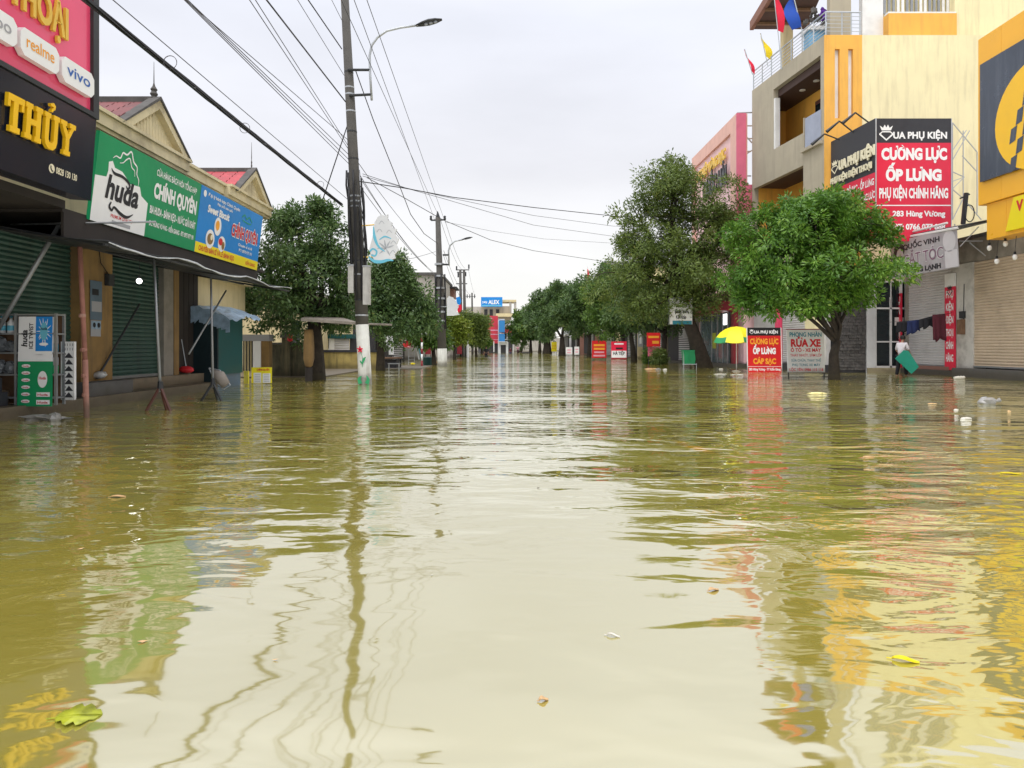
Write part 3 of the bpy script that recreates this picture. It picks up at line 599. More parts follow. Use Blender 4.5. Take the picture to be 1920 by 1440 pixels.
# rails of the near awning
def bar(name, label, cat, pts, r, mk, group=None, n=7):
    b = MB(); b.tube(pts, r, n); return tag(b.build(name, M[mk], smooth=True), label, cat, group)
bar('awning_brace', 'grey steel tube slanting down to the drinks shelf from the awning bar', 'brace', [at(-30, 662, 11), at(112, 420, 11)], .035, 'steel')
bar('awning_bar', 'thin steel bar running level across the bottom of the green signboard', 'bar', [at(20, 421, 11.02), at(292, 416, 10.7)], .016, 'steel')
t = thing('awning_post', 'rusty pinkish iron awning post with peeling white lower half standing in the water', 'post', (-6.53, 11, 0))
mb = MB(); mb.tube([(-6.51, 11, -.5), (-6.55, 11, .9)], .042, 9); mb.build('lower_tube', M['rust'], t, True)
mb = MB(); mb.tube([(-6.55, 11, .9), (-6.65, 11, 3.06)], .036, 9); mb.build('upper_tube', mat('rust_pink', (.30, .13, .10), .7, .2, 6), t, True)
for z in (.32, .62, 1.02, 1.55): b = MB(); b.lathe((-6.53-.04*z, 11, z), [(0, .044), (.02, .052), (.05, .05), (.06, .044)], 8); b.build('clamp', M['rust'], t)
def tripod(label, X, Y, topx, topz, hub, br):
    t = thing('tripod_stand', label, 'stand', (X, Y, 0), 'tripod stands under the awning')
    b = MB(); b.tube([(X, Y, hub-.1), (topx, Y, topz)], [.028, .02], 7); b.build('pole', M['steel'], t, True)
    b = MB(); b.lathe((X, Y, hub-.04), [(0, .05), (.12, .045)], 8); b.build('hub', M['steel_dark'], t)
    for a in (90, 200, 340): b = MB(); b.tube([(X, Y, hub), (X+.27*math.cos(R(a)), Y+.27*math.sin(R(a)), -.1)], .026, 6); b.build('leg', M['door_wood' if br else 'steel_dark'], t)
tripod('slim tripod stand with three brown legs in front of the green shutter', -5.97, 12.2, -6.08, 2.62, .42, True)
tripod('black tripod stand in front of the teal cabinet', -6.08, 14.64, -6.12, 2.52, .36, False)
bar('awning_brace', 'grey tube propping the awning corner in front of the dark doorway', 'brace', [at(354, 664, 14.9), at(424, 545, 16.2)], .02, 'steel')
t = thing('leaning_stick', 'dark pole leaning on the green shutter with a white bag round its foot', 'stick', (-7.85, 13.8, .41))
b = MB(); b.tube([at(186, 703, 13.9), at(262, 570, 15.1)], .022, 6); b.build('shaft', M['steel_dark'], t)
b = MB(); b.blob(at(184, 703, 13.85), (.16, .12, .07), 9, 0, .25, 3); b.build('bag', M['plastic_bag'], t, True)
b = MB(); b.box(-7.93, -7.55, 12.75, 14.3, .186, .44); tag(b.build('block', M['concrete_dark']), 'dark grey concrete block on the lower step before the ochre pillar', 'block')
# lit bulb under the awning
bp_ = at(261, 527, 13.4)
t = thing('light_bulb', 'glowing white bulb hanging under the dark awning', 'lamp', bp_)
b = MB(); b.blob(bp_, .052, 10); b.build('bulb', M['bulb'], t, True)
b = MB(); b.lathe(bp_, [(.05, .03), (.10, .028)], 8); b.tube([bp_+Z3*.1, bp_+V((0, .02, .42))], .006, 4); b.build('socket', M['steel_dark'], t)
# poster on the pillar
fp = FL(-8.02)
t = thing('poster', 'faded blue poster with a dark picture taped to the ochre pillar', 'poster', (-8.0, 13.75, 1.3))
b = MB(); rect(b, fp, 13.62, 14.02, 1.62, 2.38, .008); b.build('sheet', M['blue_grey'], t)
b = MB(); rect(b, fp, 13.64, 13.98, 1.30, 1.61, .006); rect(b, fp, 13.66, 14.0, 1.78, 1.98, .012); b.build('lower_sheet', M['ink_grey'], t)
b = MB(); rect(b, fp, 13.66, 13.98, 1.44, 1.60, .010); b.build('picture', M['tarp_blue'], t)
b = MB(); disc(b, fp, 13.75, 1.52, .05, .05, .014); disc(b, fp, 13.9, 1.52, .05, .05, .014); rect(b, fp, 13.68, 13.9, 2.1, 2.22, .012); b.build('print', M['ink_black'], t)
t = thing('fuse_box', 'small grey fuse box with a wire high on the ochre pillar', 'box', (-8, 14.2, 2.3))
b = MB(); b.fb(fp, 14.12, 14.32, 2.32, 2.55, .002, .09); b.build('case', M['steel_dark'], t); b = MB(); b.tube([fp.p(14.2, 2.55, .03), fp.p(13.95, 2.75, .02), fp.p(13.9, 3.0, .02)], .008, 4); b.build('cord', M['cable'], t)

# drinks shelf and its boards
t = thing('shop_shelf', 'grey steel shop shelf with dark goods behind the beer boards', 'shelf', (-7.8, 11.4, .186))
X0, X1, YA, YB = xy(-60, 11.1), xy(105, 11.1), 11.10, 11.30
for x in (X0, xy(30, 11.1), X1):
    for y in (YA, YB): b = MB(); b.box(x-.018, x+.018, y-.018, y+.018, .186, 1.62); b.build('upright', M['steel'], t)
for z in (.30, .66, 1.0, 1.30, 1.60): b = MB(); b.box(X0-.02, X1+.02, YA-.02, YB+.02, z-.012, z+.012); b.build('shelf_board', M['steel'], t)
b = MB(); b.box(X0, X1, YB+.02, YB+.03, .2, 1.6); b.build('back_panel', M['wood'], t)
rg = random.Random(7)
def bottle(p, r, h, mk, label, group):
    t = thing('bottle', label, 'bottle', p, group); b = MB(); b.lathe(p, [(0, r), (h*.62, r), (h*.78, r*.4), (h*.9, r*.4)], 9); b.build('body', M[mk], t, True); b = MB(); b.lathe(p, [(h*.9, r*.45), (h, r*.45)], 8); b.build('cap', M['ink_teal'], t); b = MB(); b.lathe(p, [(h*.15, r*1.03), (h*.45, r*1.03)], 9); b.build('wrapper', M['ink_sky'], t)
for px in (4, 21): bottle(V((xy(px, 11.2), 11.2, 1.312)), .055, .27, 'clean_white', f'white detergent bottle on the upper shelf {"against the upright beside the beer board" if px > 10 else "nearer the frame edge"}', 'white bottles on the upper shelf')
for i, (px, z, r) in enumerate(((-4, .68, .14), (20, .68, .12), (0, 1.02, .15), (22, 1.02, .11))):
    b = MB(); b.blob((xy(px, 11.2), 11.2, z+r*.75), (r, .09, r*.8), 10, 0, .22, i); tag(b.build('goods_bag', M['plastic_dark'], smooth=False), ('dark plastic bag of goods on the middle shelf' if z > 1 else 'crumpled shiny goods bag on the lower shelf')+(' beside the upright' if px > 10 else ' at the frame edge'), 'bag')
for px in (104,):
    for z, mk in ((.68, 'ink_green'), (1.02, 'ink_teal')):
        for k in range(2): b = MB(); b.box(xy(94, 11.2), xy(104, 11.2), 11.13, 11.28, z+.13*k, z+.12+.13*k); tag(b.build('drinks_case', M['ink_grey' if k else mk]), f'{"grey" if k else "green" if z < 1 else "teal"} drinks case {"topmost" if k else "lowest"} on the {"lower" if z < 1 else "upper"} shelf beside the beer board', 'case')
fd = Fr((xy(32, 11.05), 11.05, zy(762, 11.05)), X3, V((0, .03, 1)))
t = thing('beer_board', 'tall beer advertising board, white and blue above and green below, before the shelf', 'advertising board', fd.o)
Wd, Ht = .53, 1.40
b = MB(); b.fb(fd, 0, Wd, 0, .70, -.03, 0); b.build('lower_panel', M['green_sign'], t); b = MB(); b.fb(fd, 0, Wd, .701, Ht, -.03, 0); b.build('upper_panel', M['clean_white'], t)
b = MB(); rect(b, fd, .27, Wd, .84, Ht); b.build('ice_panel', M['blue_sign'], t)
b = MB()
for i in range(14):
    a = i*2*math.pi/14; stroke(b, fd, [(.40+.05*math.cos(a), 1.17+.08*math.sin(a)), (.40+(.09+.03*(i % 2))*math.cos(a), 1.17+(.17+.04*(i % 3))*math.sin(a))], [.02, .004], .006)
rect(b, fd, .27, Wd, .80, .86, .006); disc(b, fd, .40, .97, .07, .025, .007)
for k in (0, .055): rect(b, fd, .29, .385, .72+k, .76+k, .006)
b.build('splash', M['clean_white'], t)
b = MB(); disc(b, fd, .40, 1.17, .06, .14, .008); b.build('bottle_print', M['ink_sky'], t)
b = MB(); put_text(b, fd, 'huda', .40, 1.19, .10, .05, .010, 0, .02); 
fv = Fr(fd.p(.13, .88, .004), fd.v, -fd.u); put_text(b, fv, 'huda', .18, -.01, .26, .09, .003, 0, .03, .15); put_text(b, fv, 'ICE TWIST', .22, -.10, .40, .06, .003, 0, .02); b.build('black_print', M['ink_black'], t)
b = MB()
for i in range(6): disc(b, fd, .13, .08+.11*i, .07, .028, .005, 0, 10)
disc(b, fd, .39, .42, .075, .13, .005); rect(b, fd, .30, .51, .03, .10, .005); rect(b, fd, .30, .51, .15, .22, .005); b.build('can_print', M['clean_white'], t)
b = MB(); put_text(b, fd, 'Huda', .39, .42, .11, .045, .008, 0, .02); [put_text(b, fd, 'huda', .13, .065+.11*i, .09, .025, .008, 0, .02) for i in range(6)]; put_text(b, fd, 'Huda', .40, .045, .16, .035, .008, 0, .02); put_text(b, fd, 'Huda', .40, .165, .16, .035, .008, 0, .02); b.build('red_print', M['ink_red'], t)
t = thing('carton_stack', 'narrow black and white patterned beer carton panel beside the shelf', 'carton', at(126, 748, 11.3)); fc = Fr(at(114, 750, 11.3), X3, Z3)
b = MB(); b.fb(fc, 0, .215, 0, .93, -.05, 0); b.build('carton', M['white'], t)
b = MB()
for i in range(7):
    z = .04+i*.105; b.add([fc.p(.05+.02*(i % 2), z, .004), fc.p(.20, z, .004), fc.p(.13, z+.085, .004)], [(0, 1, 2)]); rect(b, fc, .03, .08, z+.05, z+.075, .004)
for k in range(2): put_text(b, fc, '88 1 1 1', .11, .79+.07*k, .17, .04, .004, 0, .02)
b.build('print', M['charcoal'], t)
b = MB(); b.blob((xy(75, 10.6), 10.7, .02), (.35, .14, .05), 12, 0, .35, 5); b.blob((xy(102, 10.6), 10.6, .03), (.10, .08, .08), 8, 0, .3, 6); tag(b.build('plastic_bag', M['plastic_bag']), 'clear plastic bag afloat below the beer board', 'bag')
b = MB(); b.box(-9.2, -7.75, 10.2, 11.0, .187, .40); b.box(-9.2, -7.8, 10.3, 10.95, .40, .62); tag(b.build('crate', M['charcoal']), 'dark crate standing on the step left of the beer board', 'crate')
# doorway things
t = thing('dustpan', 'red plastic dustpan with long handle in the dark doorway', 'dustpan', (-8, 18, .41)); q = at(350, 693, 17.6)
b = MB(); b.blob(q, (.20, .14, .085), 10, 0, .12, 2); b.build('pan', M['ink_red'], t, True); b = MB(); b.tube([q, q+V((-.15, .05, .75))], .012, 5); b.build('handle', M['galv'], t)
t = thing('net_bag', 'grey mesh landing net hanging by the black tripod stand', 'net', at(412, 715, 15.0)); q = at(400, 695, 15.0)
b = MB(); b.tube([q, at(410, 705, 15), at(424, 722, 15)], [.03, .14, .10], 10); b.build('net', M['wood_grey'], t, True); b = MB(); b.tube([at(392, 690, 15), at(405, 722, 15), at(420, 730, 15), at(432, 722, 15), at(412, 694, 15), at(392, 690, 15)], .012, 5); b.build('hoop', M['galv'], t)

# teal cabinet with tarpaulin
t = thing('stall_cabinet', 'dark teal market cabinet with a blue tarpaulin on its roof', 'cabinet', (-7.9, 19.5, 0))
b = MB(); b.box(-8.2, -7.62, 18.62, 20.4, .36, 1.95); b.build('cabinet', M['teal'], t)
b = MB(); b.box(-8.3, -7.622, 18.58, 18.618, .0, 1.95); b.box(-7.66, -7.60, 18.585, 18.66, .36, 1.95); b.build('side_panel', M['teal_dark'], t)
b = MB(); b.box(-8.15, -7.66, 18.66, 20.35, -.4, .36); b.build('base', M['blue_grey'], t)
rg = random.Random(9); vs = []; nx, ny = 10, 14
for i in range(ny+1):
    for j in range(nx+1):
        s = j/nx; r_ = i/ny; vs.append((-8.35+1.15*s, 18.4+2.3*r_, 2.16-.34*s**2-.05*math.sin(r_*9)*s+rg.uniform(-.035, .035)+.10*r_))
b = MB(); b.add(vs, [(i*(nx+1)+j, i*(nx+1)+j+1, (i+1)*(nx+1)+j+1, (i+1)*(nx+1)+j) for i in range(ny) for j in range(nx)])
for j in range(nx): b.quad(V(vs[j])-Z3*(.42+rg.uniform(-.03, .03)), V(vs[j+1])-Z3*(.34+rg.uniform(-.03, .03)), vs[j+1], vs[j])
b.build('tarpaulin', M['tarp_blue'], t)
t = thing('price_board', 'small yellow notice board with white price panels standing in the shallow water', 'notice board', at(482, 720, 20.9)); fq = Fr(at(457, 722, 20.9), V((1, .12, 0)), Z3)
b = MB(); b.fb(fq, .22, .80, .05, .52, -.03, 0); b.build('board', M['umb_yellow'], t); b = MB(); b.fb(Fr(fq.o, V((1, -.9, 0)), Z3), 0, .26, .04, .42, -.03, 0); b.build('side_board', M['umb_yellow'], t)
b = MB(); rect(b, fq, .28, .50, .06, .36, .005); rect(b, fq, .54, .76, .06, .34, .005); b.build('panel', M['clean_white'], t); b = MB(); put_text(b, fq, 'CHÍNH QUYÊN', .55, .42, .36, .06, .006, 0, .03); b.build('heading', M['ink_red'], t)
b = MB(); [rect(b, fq, a+.03, a+.19, z, z+.012, .008) for a in (.28, .54) for z in (.10, .15, .20, .25, .30)]; b.build('text_lines', M['ink_grey'], t)
for a in (.24, .78): b = MB(); b.fb(fq, a-.015, a+.015, -.4, .05, -.03, 0); b.build('leg', M['steel_dark'], t)

# kiosk, old walls and the garden behind
t = thing('kiosk', 'little white kiosk with bars and a flat grey roof beside the teal cabinet', 'kiosk', at(475, 690, 24)); fk = Fr(at(452, 696, 24), X3, Z3)
b = MB(); b.fb(fk, 0, .95, 1.02, 1.24, -.5, 0); b.build('roof_slab', M['ink_grey'], t); b = MB(); b.fb(fk, .40, .66, 0, 1.02, -.4, -.01); b.build('white_panel', M['clean_white'], t); b = MB(); b.fb(fk, .66, .92, 0, 1.02, -.4, -.05); b.build('ochre_panel', M['ochre'], t)
b = MB(); b.fb(fk, 0, .40, 0, 1.02, -.4, -.3); b.build('back', M['cream'], t)
for a in (.06, .16, .26, .35): b = MB(); b.fb(fk, a, a+.03, 0, 1.02, -.05, -.02); b.build('window_bar', M['steel_dark'], t)
t = thing('garden_wall', 'low blackened mossy garden wall with a squat pillar near the teal cabinet', 'wall', at(545, 695, 25.5)); fw = Fr(at(497, 697, 25.5), X3, Z3)
b = MB(); b.fb(fw, 0, 1.95, -.3, .98, -.2, 0); b.build('wall_panel', M['moss'], t); b = MB(); b.fb(fw, -.05, 2.0, .981, 1.05, -.25, .05); b.build('coping', M['concrete_dark'], t)
b = MB(); b.fb(fw, .62, .92, -.3, 1.22, -.25, .06); b.build('pillar', M['moss'], t); b = MB(); b.fb(fw, .56, .98, 1.221, 1.30, -.3, .1); b.prism(fw, [(.56, 1.301), (.98, 1.301), (.77, 1.42)], -.3, .1); b.build('cap', M['concrete_dark'], t)
t = thing('compound_wall', 'yellow stained compound wall with dark coping left of the concrete pole', 'wall', at(634, 692, 35)); fw = Fr(at(590, 693, 35), X3, Z3)
b = MB(); b.fb(fw, 0, 3.4, -.3, .85, -.2, 0); b.build('wall_panel', M['moss_yellow'], t); b = MB(); b.fb(fw, -.05, 3.45, .851, .97, -.25, .05); b.build('coping', M['charcoal'], t)
t = thing('shed', 'small garden shed with green roof edge and white wall behind the compound wall', 'shed', at(630, 660, 38)); fw = Fr(at(594, 668, 38), X3, Z3)
b = MB(); b.fb(fw, 0, .95, 0, .95, -1, 0); b.build('white_wall', M['clean_white'], t); b = MB(); b.fb(fw, 0, 1.9, .951, 1.18, -1.2, .15); b.build('roof', M['teal'], t)
shutter(fw, .95, 1.75, 0, .95, .12, 'shutter', 'shutter_grey', t); b = MB(); b.fb(fw, 1.76, 2.3, 0, .95, -1, -.02); b.build('dark_wall', M['charcoal'], t)
t = thing('gate_post', 'tall ochre rolled mat standing against the dark tree trunk', 'rolled mat', at(579, 692, 22.6)); q = at(579, 690, 22.6)
b = MB(); b.lathe(q, [(0, .05), (.08, .12), (.3, .17), (.7, .17), (1.0, .15), (1.22, .13)], 10); b.build('roll', M['ochre'], t, True); b = MB(); b.lathe(q, [(-.5, .12), (0.02, .12)], 8); b.build('stump', M['void'], t)
b = MB(); b.hexa([at(564, 602, 22.2), at(672, 609, 22.0), at(640, 600, 23.4), at(575, 596, 23.4), at(564, 597, 22.2), at(672, 604, 22.0), at(640, 595, 23.4), at(575, 592, 23.4)]); tag(b.build('board', M['wood_grey']), 'grey plywood sheet laid flat high against the dark tree trunk', 'board')
bar('plank', 'weathered plank reaching behind the concrete pole', 'plank', [at(620, 605, 22.6), at(735, 609, 23.0)], .045, 'wood_grey', n=4)
b = MB(); q = at(544, 630, 25.2); b.lathe(q-Z3*.2, [(0, .04), (.05, .10), (.2, .09), (.32, .06), (.36, .02)], 9); tag(b.build('cloth_bag', M['ink_red'], smooth=True), 'bright red cloth bundle on top of the blackened garden wall', 'bundle')
t = thing('garden_house', 'cream house half hidden behind the dark trees', 'house', (-13, 36, 0)); b = MB(); b.box(-18, -9.6, 30, 44, -.5, 3.6); b.build('wall', M['cream'], t); b = MB(); b.box(-18.2, -9.4, 29.8, 44.2, 3.601, 3.75); b.build('roof_slab', M['concrete'], t)
for y in (31.5, 34.5, 38): b = MB(); b.box(-9.63, -9.57, y, y+1.2, 1.0, 2.3); b.build('window', M['glass_dark'], t)

# ------------------------------------------------------------------ right side: beige corner building
A0 = V((13.5, 30.3, 0)); B0 = V((12.7, 36.9, 0)); LB = (B0-A0).length
fB = Fr(B0, (A0-B0), Z3)            # facade on the street; a = 0 at the far end, LB at the near corner
tt = lambda t_: (1-t_)*LB
fS = Fr((13.5, 30.3, 0), X3, Z3)     # side wall that looks at the camera
t = thing('corner_building', 'tall beige and yellow corner house with balcony openings and rooftop railing', 'building', (15, 33, 0))
FLOORS = ((14.4, 13.6), )
b = MB()
oa0, oa1 = tt(.66), tt(.04); ob0, ob1 = tt(.97), tt(.25)
b.fb(fB, 0, LB, 13.65, 14.4, -.25, 0)                         # parapet band
b.fb(fB, 0, oa0, 10.72, 13.649, -.25, 0); b.fb(fB, oa1, LB, 9.26, 13.649, -.25, 0)
b.fb(fB, 0, oa1, 9.26, 10.719, -.25, 0)
b.fb(fB, 0, ob0, 3.6, 9.259, -.25, 0); b.fb(fB, ob1, LB, 3.6, 9.259, -.25, 0); b.fb(fB, ob0, ob1, 3.6, 6.3, -.25, 0)
b.build('facade', M['beige'], t)
b = MB(); b.fb(fB, .05, LB-.1, 14.25, 14.39, -4.5, -.26); b.build('roof_slab', M['brown_soffit'], t)
for z0, z1 in ((10.3, 10.5), (9.3, 9.45), (6.0, 6.29)): b = MB(); b.fb(fB, .05, LB-.1, z0, z1, -4, -.26); b.build('floor_slab', M['brown_soffit'], t)
b = MB(); b.fb(fB, .05, LB-.1, 13.30, 13.64, -4, -.26); b.build('balcony_ceiling', M['brown_soffit'], t)
for a in (tt(.50), tt(.32)):
    b = MB(); b.lathe(fB.p(a, 13.29, -.9), [(-.03, .14), (.0, .14)], 12); b.build('ceiling_lamp', M['white'], t)
b = MB(); b.fb(fB, .05, LB-.1, 10.5, 13.3, -2.2, -1.7); b.fb(fB, .05, .3, 10.5, 13.3, -1.7, -.26); b.fb(fB, .05, LB-.1, 6.3, 9.3, -2.2, -1.7); b.fb(fB, .05, .2, 6.3, 9.3, -1.7, -.26); b.build('balcony_wall', M['orange'], t)
b = MB(); b.fb(fB, oa0+.001, oa0+.15, 10.72, 13.2, -.26, -.02); b.build('white_jamb', M['white'], t)
for k in range(3):
    a = tt(.52)+.95*k; b = MB(); b.fb(fB, a, a+.9, 10.5, 12.8, -1.699, -1.62); d_ = b.build('wooden_door', M['door_wood'], t)
    b = MB(); [b.fb(fB, a+.08+.4*i, a+.42+.4*i, 11.0, 12.6, -1.619, -1.60) for i in range(2)]; b.build('pane', M['glass_dark'], d_)
b = MB(); b.fb(fB, tt(.75), tt(.55), 6.3, 8.6, -1.699, -1.6); b.build('lower_door', M['door_wood'], t)
b = MB(); b.fb(fB, tt(.62), tt(.58), 11.9, 12.2, -1.699, -1.5); b.build('wall_lamp', M['steel_dark'], t)
b = MB(); b.fb(fB, tt(.22), tt(.03), 9.95, 11.3, .002, .03); b.build('glass_panel', M['glass_blue'], t)
b = MB(); b.fb(fB, tt(.25), tt(.01), 9.80, 9.93, .002, .16); b.fb(fB, tt(.235), tt(.225), 9.95, 11.35, .002, .06); b.build('ledge', M['beige'], t)
# side wall, orange strip with two slits
b = MB()
sx = [0, xy(1565, 30.3)-13.5, xy(1574, 30.3)-13.5, xy(1590, 30.3)-13.5, xy(1599, 30.3)-13.5, xy(1616, 30.3)-13.5]
for i in (0, 2, 4): b.fb(fS, sx[i]+(.003 if i == 0 else 0), sx[i+1], 10.85, 13.8, -.25, .02)
b.fb(fS, .003, sx[5], 13.801, 14.4, -.25, .02); b.fb(fS, .003, sx[5], 4.4, 10.849, -.25, .02); b.build('orange_panel', M['orange'], t)
for i in (1, 3): b = MB(); b.fb(fS, sx[i]+.002, sx[i+1]-.002, 10.85, 13.8, -.25, -.13); b.build('slit_window', M['white'], t)
b = MB(); b.fb(fS, sx[5]+.002, 9.5, 3.6, 14.4, -.25, 0); b.build('side_wall', M['wall_yellow'], t)
b = MB(); b.box(13.3, 22.8, 30.6, 36.9, .0, 3.6); b.box(16.2, 22.8, 30.6, 36.9, 3.6, 14.35); b.build('core', M['wall_yellow'], t)
# top storey, set back
fT = Fr((13.5, 31.2, 0), X3, Z3); T = lambda px: xy(px, 31.2)-13.5
b = MB(); b.fb(fT, T(1617), T(1656), 14.4, 19, -.3, 0); b.build('white_wall', M['white'], t)
b = MB(); b.fb(fT, T(1656), T(1782), 14.42, 15.55, -.25, .45); b.build('orange_parapet', M['orange'], t)
b = MB(); b.fb(fT, T(1782), 9.5, 14.4, 19, -.3, .3); b.fb(fT, T(1656), T(1782), 15.5, 19, -.4, -.2); b.build('upper_wall', M['wall_yellow'], t)
for i in range(15): a = T(1658)+i*(T(1780)-T(1658))/14.4; b = MB(); b.fb(fT, a, a+.11, 15.75, 18.5, -.1, -.06); b.build('slat', M['steel' if i % 5 < 3 else 'white'], t)
b = MB(); b.fb(fT, T(1656), T(1782), 15.56, 15.64, .1, .4); b.build('sill', M['white'], t)
b = MB(); b.fb(fT, T(1560), T(1600), 14.4, 19, -.5, -.2); b.build('rooftop_wall', M['beige'], t)
# railing on the roof edge
b = MB()
for z in (14.58, 14.74, 14.90, 15.06, 15.22): b.tube([fB.p(0, z, -.08), fB.p(LB, z, -.08), fS.p(sx[5], z, -.08)], .016, 4)
b.tube([fB.p(0, 15.4, -.08), fB.p(LB, 15.4, -.08), fS.p(sx[5], 15.4, -.08)], .035, 5)
rl = b.build('roof_railing', M['rail'], t)
for i in range(8): a = LB*i/7; b = MB(); b.tube([fB.p(a, 14.4, -.08), fB.p(a, 15.4, -.08)], .03, 5); b.build('rail_post', M['rail'], rl)
for a in (.8, 1.2, sx[5]-.05): b = MB(); b.tube([fS.p(a, 14.4, -.08), fS.p(a, 15.4, -.08)], .03, 5); b.build('rail_post', M['rail'], rl)
# rooftop canopy
b = MB(); c_ = [at(1411, 55, 37.5), at(1512, 55, 37.5), at(1575, -90, 32.5), at(1500, -90, 32.5)]
b.hexa(c_+[p+Z3*.35 for p in c_]); cp = b.build('roof_canopy', M['brown_soffit'], t)
b = MB(); b.hexa([c_[0]-V((.15, 0, .05)), c_[0]+V((.05, 0, -.05)), c_[3]+V((.05, 0, -.05)), c_[3]-V((.15, 0, .05)), c_[0]+V((-.15, 0, .40)), c_[0]+V((.05, 0, .40)), c_[3]+V((.05, 0, .40)), c_[3]+V((-.15, 0, .40))]); b.build('fascia_board', M['far_brown'], cp)
for k in range(5):
    s = (k+.5)/5; b = MB(); p = c_[0].lerp(c_[3], s); q = c_[1].lerp(c_[2], s); b.hexa([p+V((0, -.08, -.12)), q+V((0, -.08, -.12)), q+V((0, .08, -.12)), p+V((0, .08, -.12)), p-V((0, .08, .001)), q-V((0, .08, .001)), q+V((0, .08, -.001)), p+V((0, .08, -.001))]); b.build('beam', M['wood'], cp)
b = MB(); b.box(xy(1466, 36), xy(1484, 36), 35.8, 36.2, 14.4, 17.3); b.build('canopy_column', M['cream'], t)
# ground floor of the corner building
fG = Fr(B0, (A0-B0), Z3)
b = MB(); b.fb(fG, 0, LB, .3, 3.58, -.3, -.1); b.build('ground_wall', M['shutter_grey'], t)
b = MB(); b.fb(fG, 2.6, 2.95, 0, 3.55, -.09, .1); b.build('red_pillar', M['sign_pink'], t)
shutter(fG, 3.2, 6.1, .35, 3.5, .1, 'roller_shutter', 'shutter_grey', t)
b = MB(); b.fb(fG, -.1, LB+.2, -.4, .32, -.3, .25); b.build('plinth', M['charcoal'], t)
# stone cladding: single flat stones on the side wall and its pillar
b = MB(); b.fb(fS, .35, 1.72, .0, 4.38, -.2, .1); b.build('stone_backing', M['charcoal'], t)
rg = random.Random(12); z = .1; me_ = []
for v_ in range(3): q = MB(); q.fb(Fr((0, 0, 0), X3, Z3), -.5, .5, -.5, .5, -.5, .5); me_.append(q)
cnt = 0
while z < 4.3:
    h_ = rg.uniform(.10, .15); a = .36
    while a < 1.7:
        w_ = min(rg.uniform(.2, .42), 1.71-a)
        q = MB(); q.fb(fS, a+.006, a+w_-.006, z+.006, z+h_-.006, .1, .125+rg.uniform(0, .045)); q.build('stone', M['stone_dark'], t); a += w_; cnt += 1
    z += h_
b = MB(); b.fb(fS, 1.74, 2.14, 0, 4.38, -.2, .16); b.build('white_pillar', M['tile_white'], t)
# door bay beside the low shop
b = MB(); b.fb(fS, 2.15, 3.5, .2, 3.9, -.25, .02); b.build('door_glass', M['glass_dark'], t)
for (a0, a1, z0, z1) in ((2.15, 2.21, .2, 3.9), (2.78, 2.86, .2, 3.2), (3.42, 3.5, .2, 3.9), (2.21, 3.42, 3.84, 3.9), (2.21, 3.42, 2.70, 2.77), (2.21, 2.78, 1.28, 1.34), (2.86, 3.42, 1.28, 1.34), (2.21, 3.42, .2, .28), (2.81, 2.84, 2.78, 3.83)):
    b = MB(); b.fb(fS, a0, a1, z0, z1, .021, .07); b.build('door_frame', M['clean_white'], t)
b = MB(); b.fb(fS, 3.0, 3.38, 2.0, 2.35, .025, .03); b.build('notice', M['white'], t)
b = MB(); b.fb(fS, 1.75, 3.55, .0, .2, -.2, .25); b.build('threshold', M['cream_trim'], t)

# flags on the roof edge
def flag(label, foot, top, tipo, mk, w_, h_, wave=0.1, side=1):
    t = thing('flag', label, 'flag', foot, 'flags on the roof railing')
    b = MB(); b.tube([foot, top], .022, 5); b.build('flagpole', M['rail'], t)
    vs = []; n = 8; a = top; dn = (foot-top).normalized()
    for i in range(n+1):
        for j in range(2):
            s = i/n; drop = dn*(h_*s); out = V((side*w_*math.sin(s*2.4)*j, .15*math.sin(s*5)*j, -.25*s*j)); vs.append(a+drop*(1 if j == 0 else .95)+out+V((0, wave*math.sin(s*6+j), 0)))
    b = MB(); b.add(vs, [(2*i, 2*i+1, 2*i+3, 2*i+2) for i in range(n)]); o = b.build('cloth', M[mk], t, True)
flag('large red flag hanging from a pole on the roof railing', at(1466, 130, 33.8), at(1448, -40, 33.8), 0, 'flag_red', .36, 2.5)
flag('blue flag beside the planter on the roof railing', at(1508, 75, 32.0), at(1487, -10, 32.0), 0, 'flag_blue', .62, 1.5, .1, -1)
flag('small yellow flag leaning out from the roof railing', at(1440, 125, 35.2), at(1426, 62, 35.2), 0, 'flag_yellow', .36, 1.2)
flag('narrow dull red flag at the far end of the roof railing', at(1411, 140, 36.6), at(1396, 92, 36.6), 0, 'flag_red', .22, 1.2)
t = thing('flower_planter', 'pale blue rooftop planter with purple flowers behind the railing', 'planter', at(1530, 60, 32.5))
q = at(1530, 62, 32.5); b = MB(); b.box(q.x-.45, q.x+.5, 32.2, 32.8, 14.45, 15.45); b.build('box', M['planter'], t); b = MB(); b.box(q.x-.55, q.x+.6, 32.1, 32.9, 15.451, 15.62); b.build('rim', M['white'], t)
rg = random.Random(3)
b = MB(); [b.blob((q.x+rg.uniform(-.5, .6), 32.4+rg.uniform(-.2, .2), 15.75+rg.uniform(0, .7)), rg.uniform(.07, .15), 6, 0, .3, i) for i in range(26)]; b.build('leaves', M['verge'], t, kind='stuff')
b = MB(); [b.blob((q.x+.18+rg.uniform(-.14, .14), 32.15+rg.uniform(-.1, .1), 15.7+rg.uniform(0, .7)), rg.uniform(.06, .11), 6, 0, .3, i) for i in range(16)]; b.build('blossom', M['purple'], t, kind='stuff')

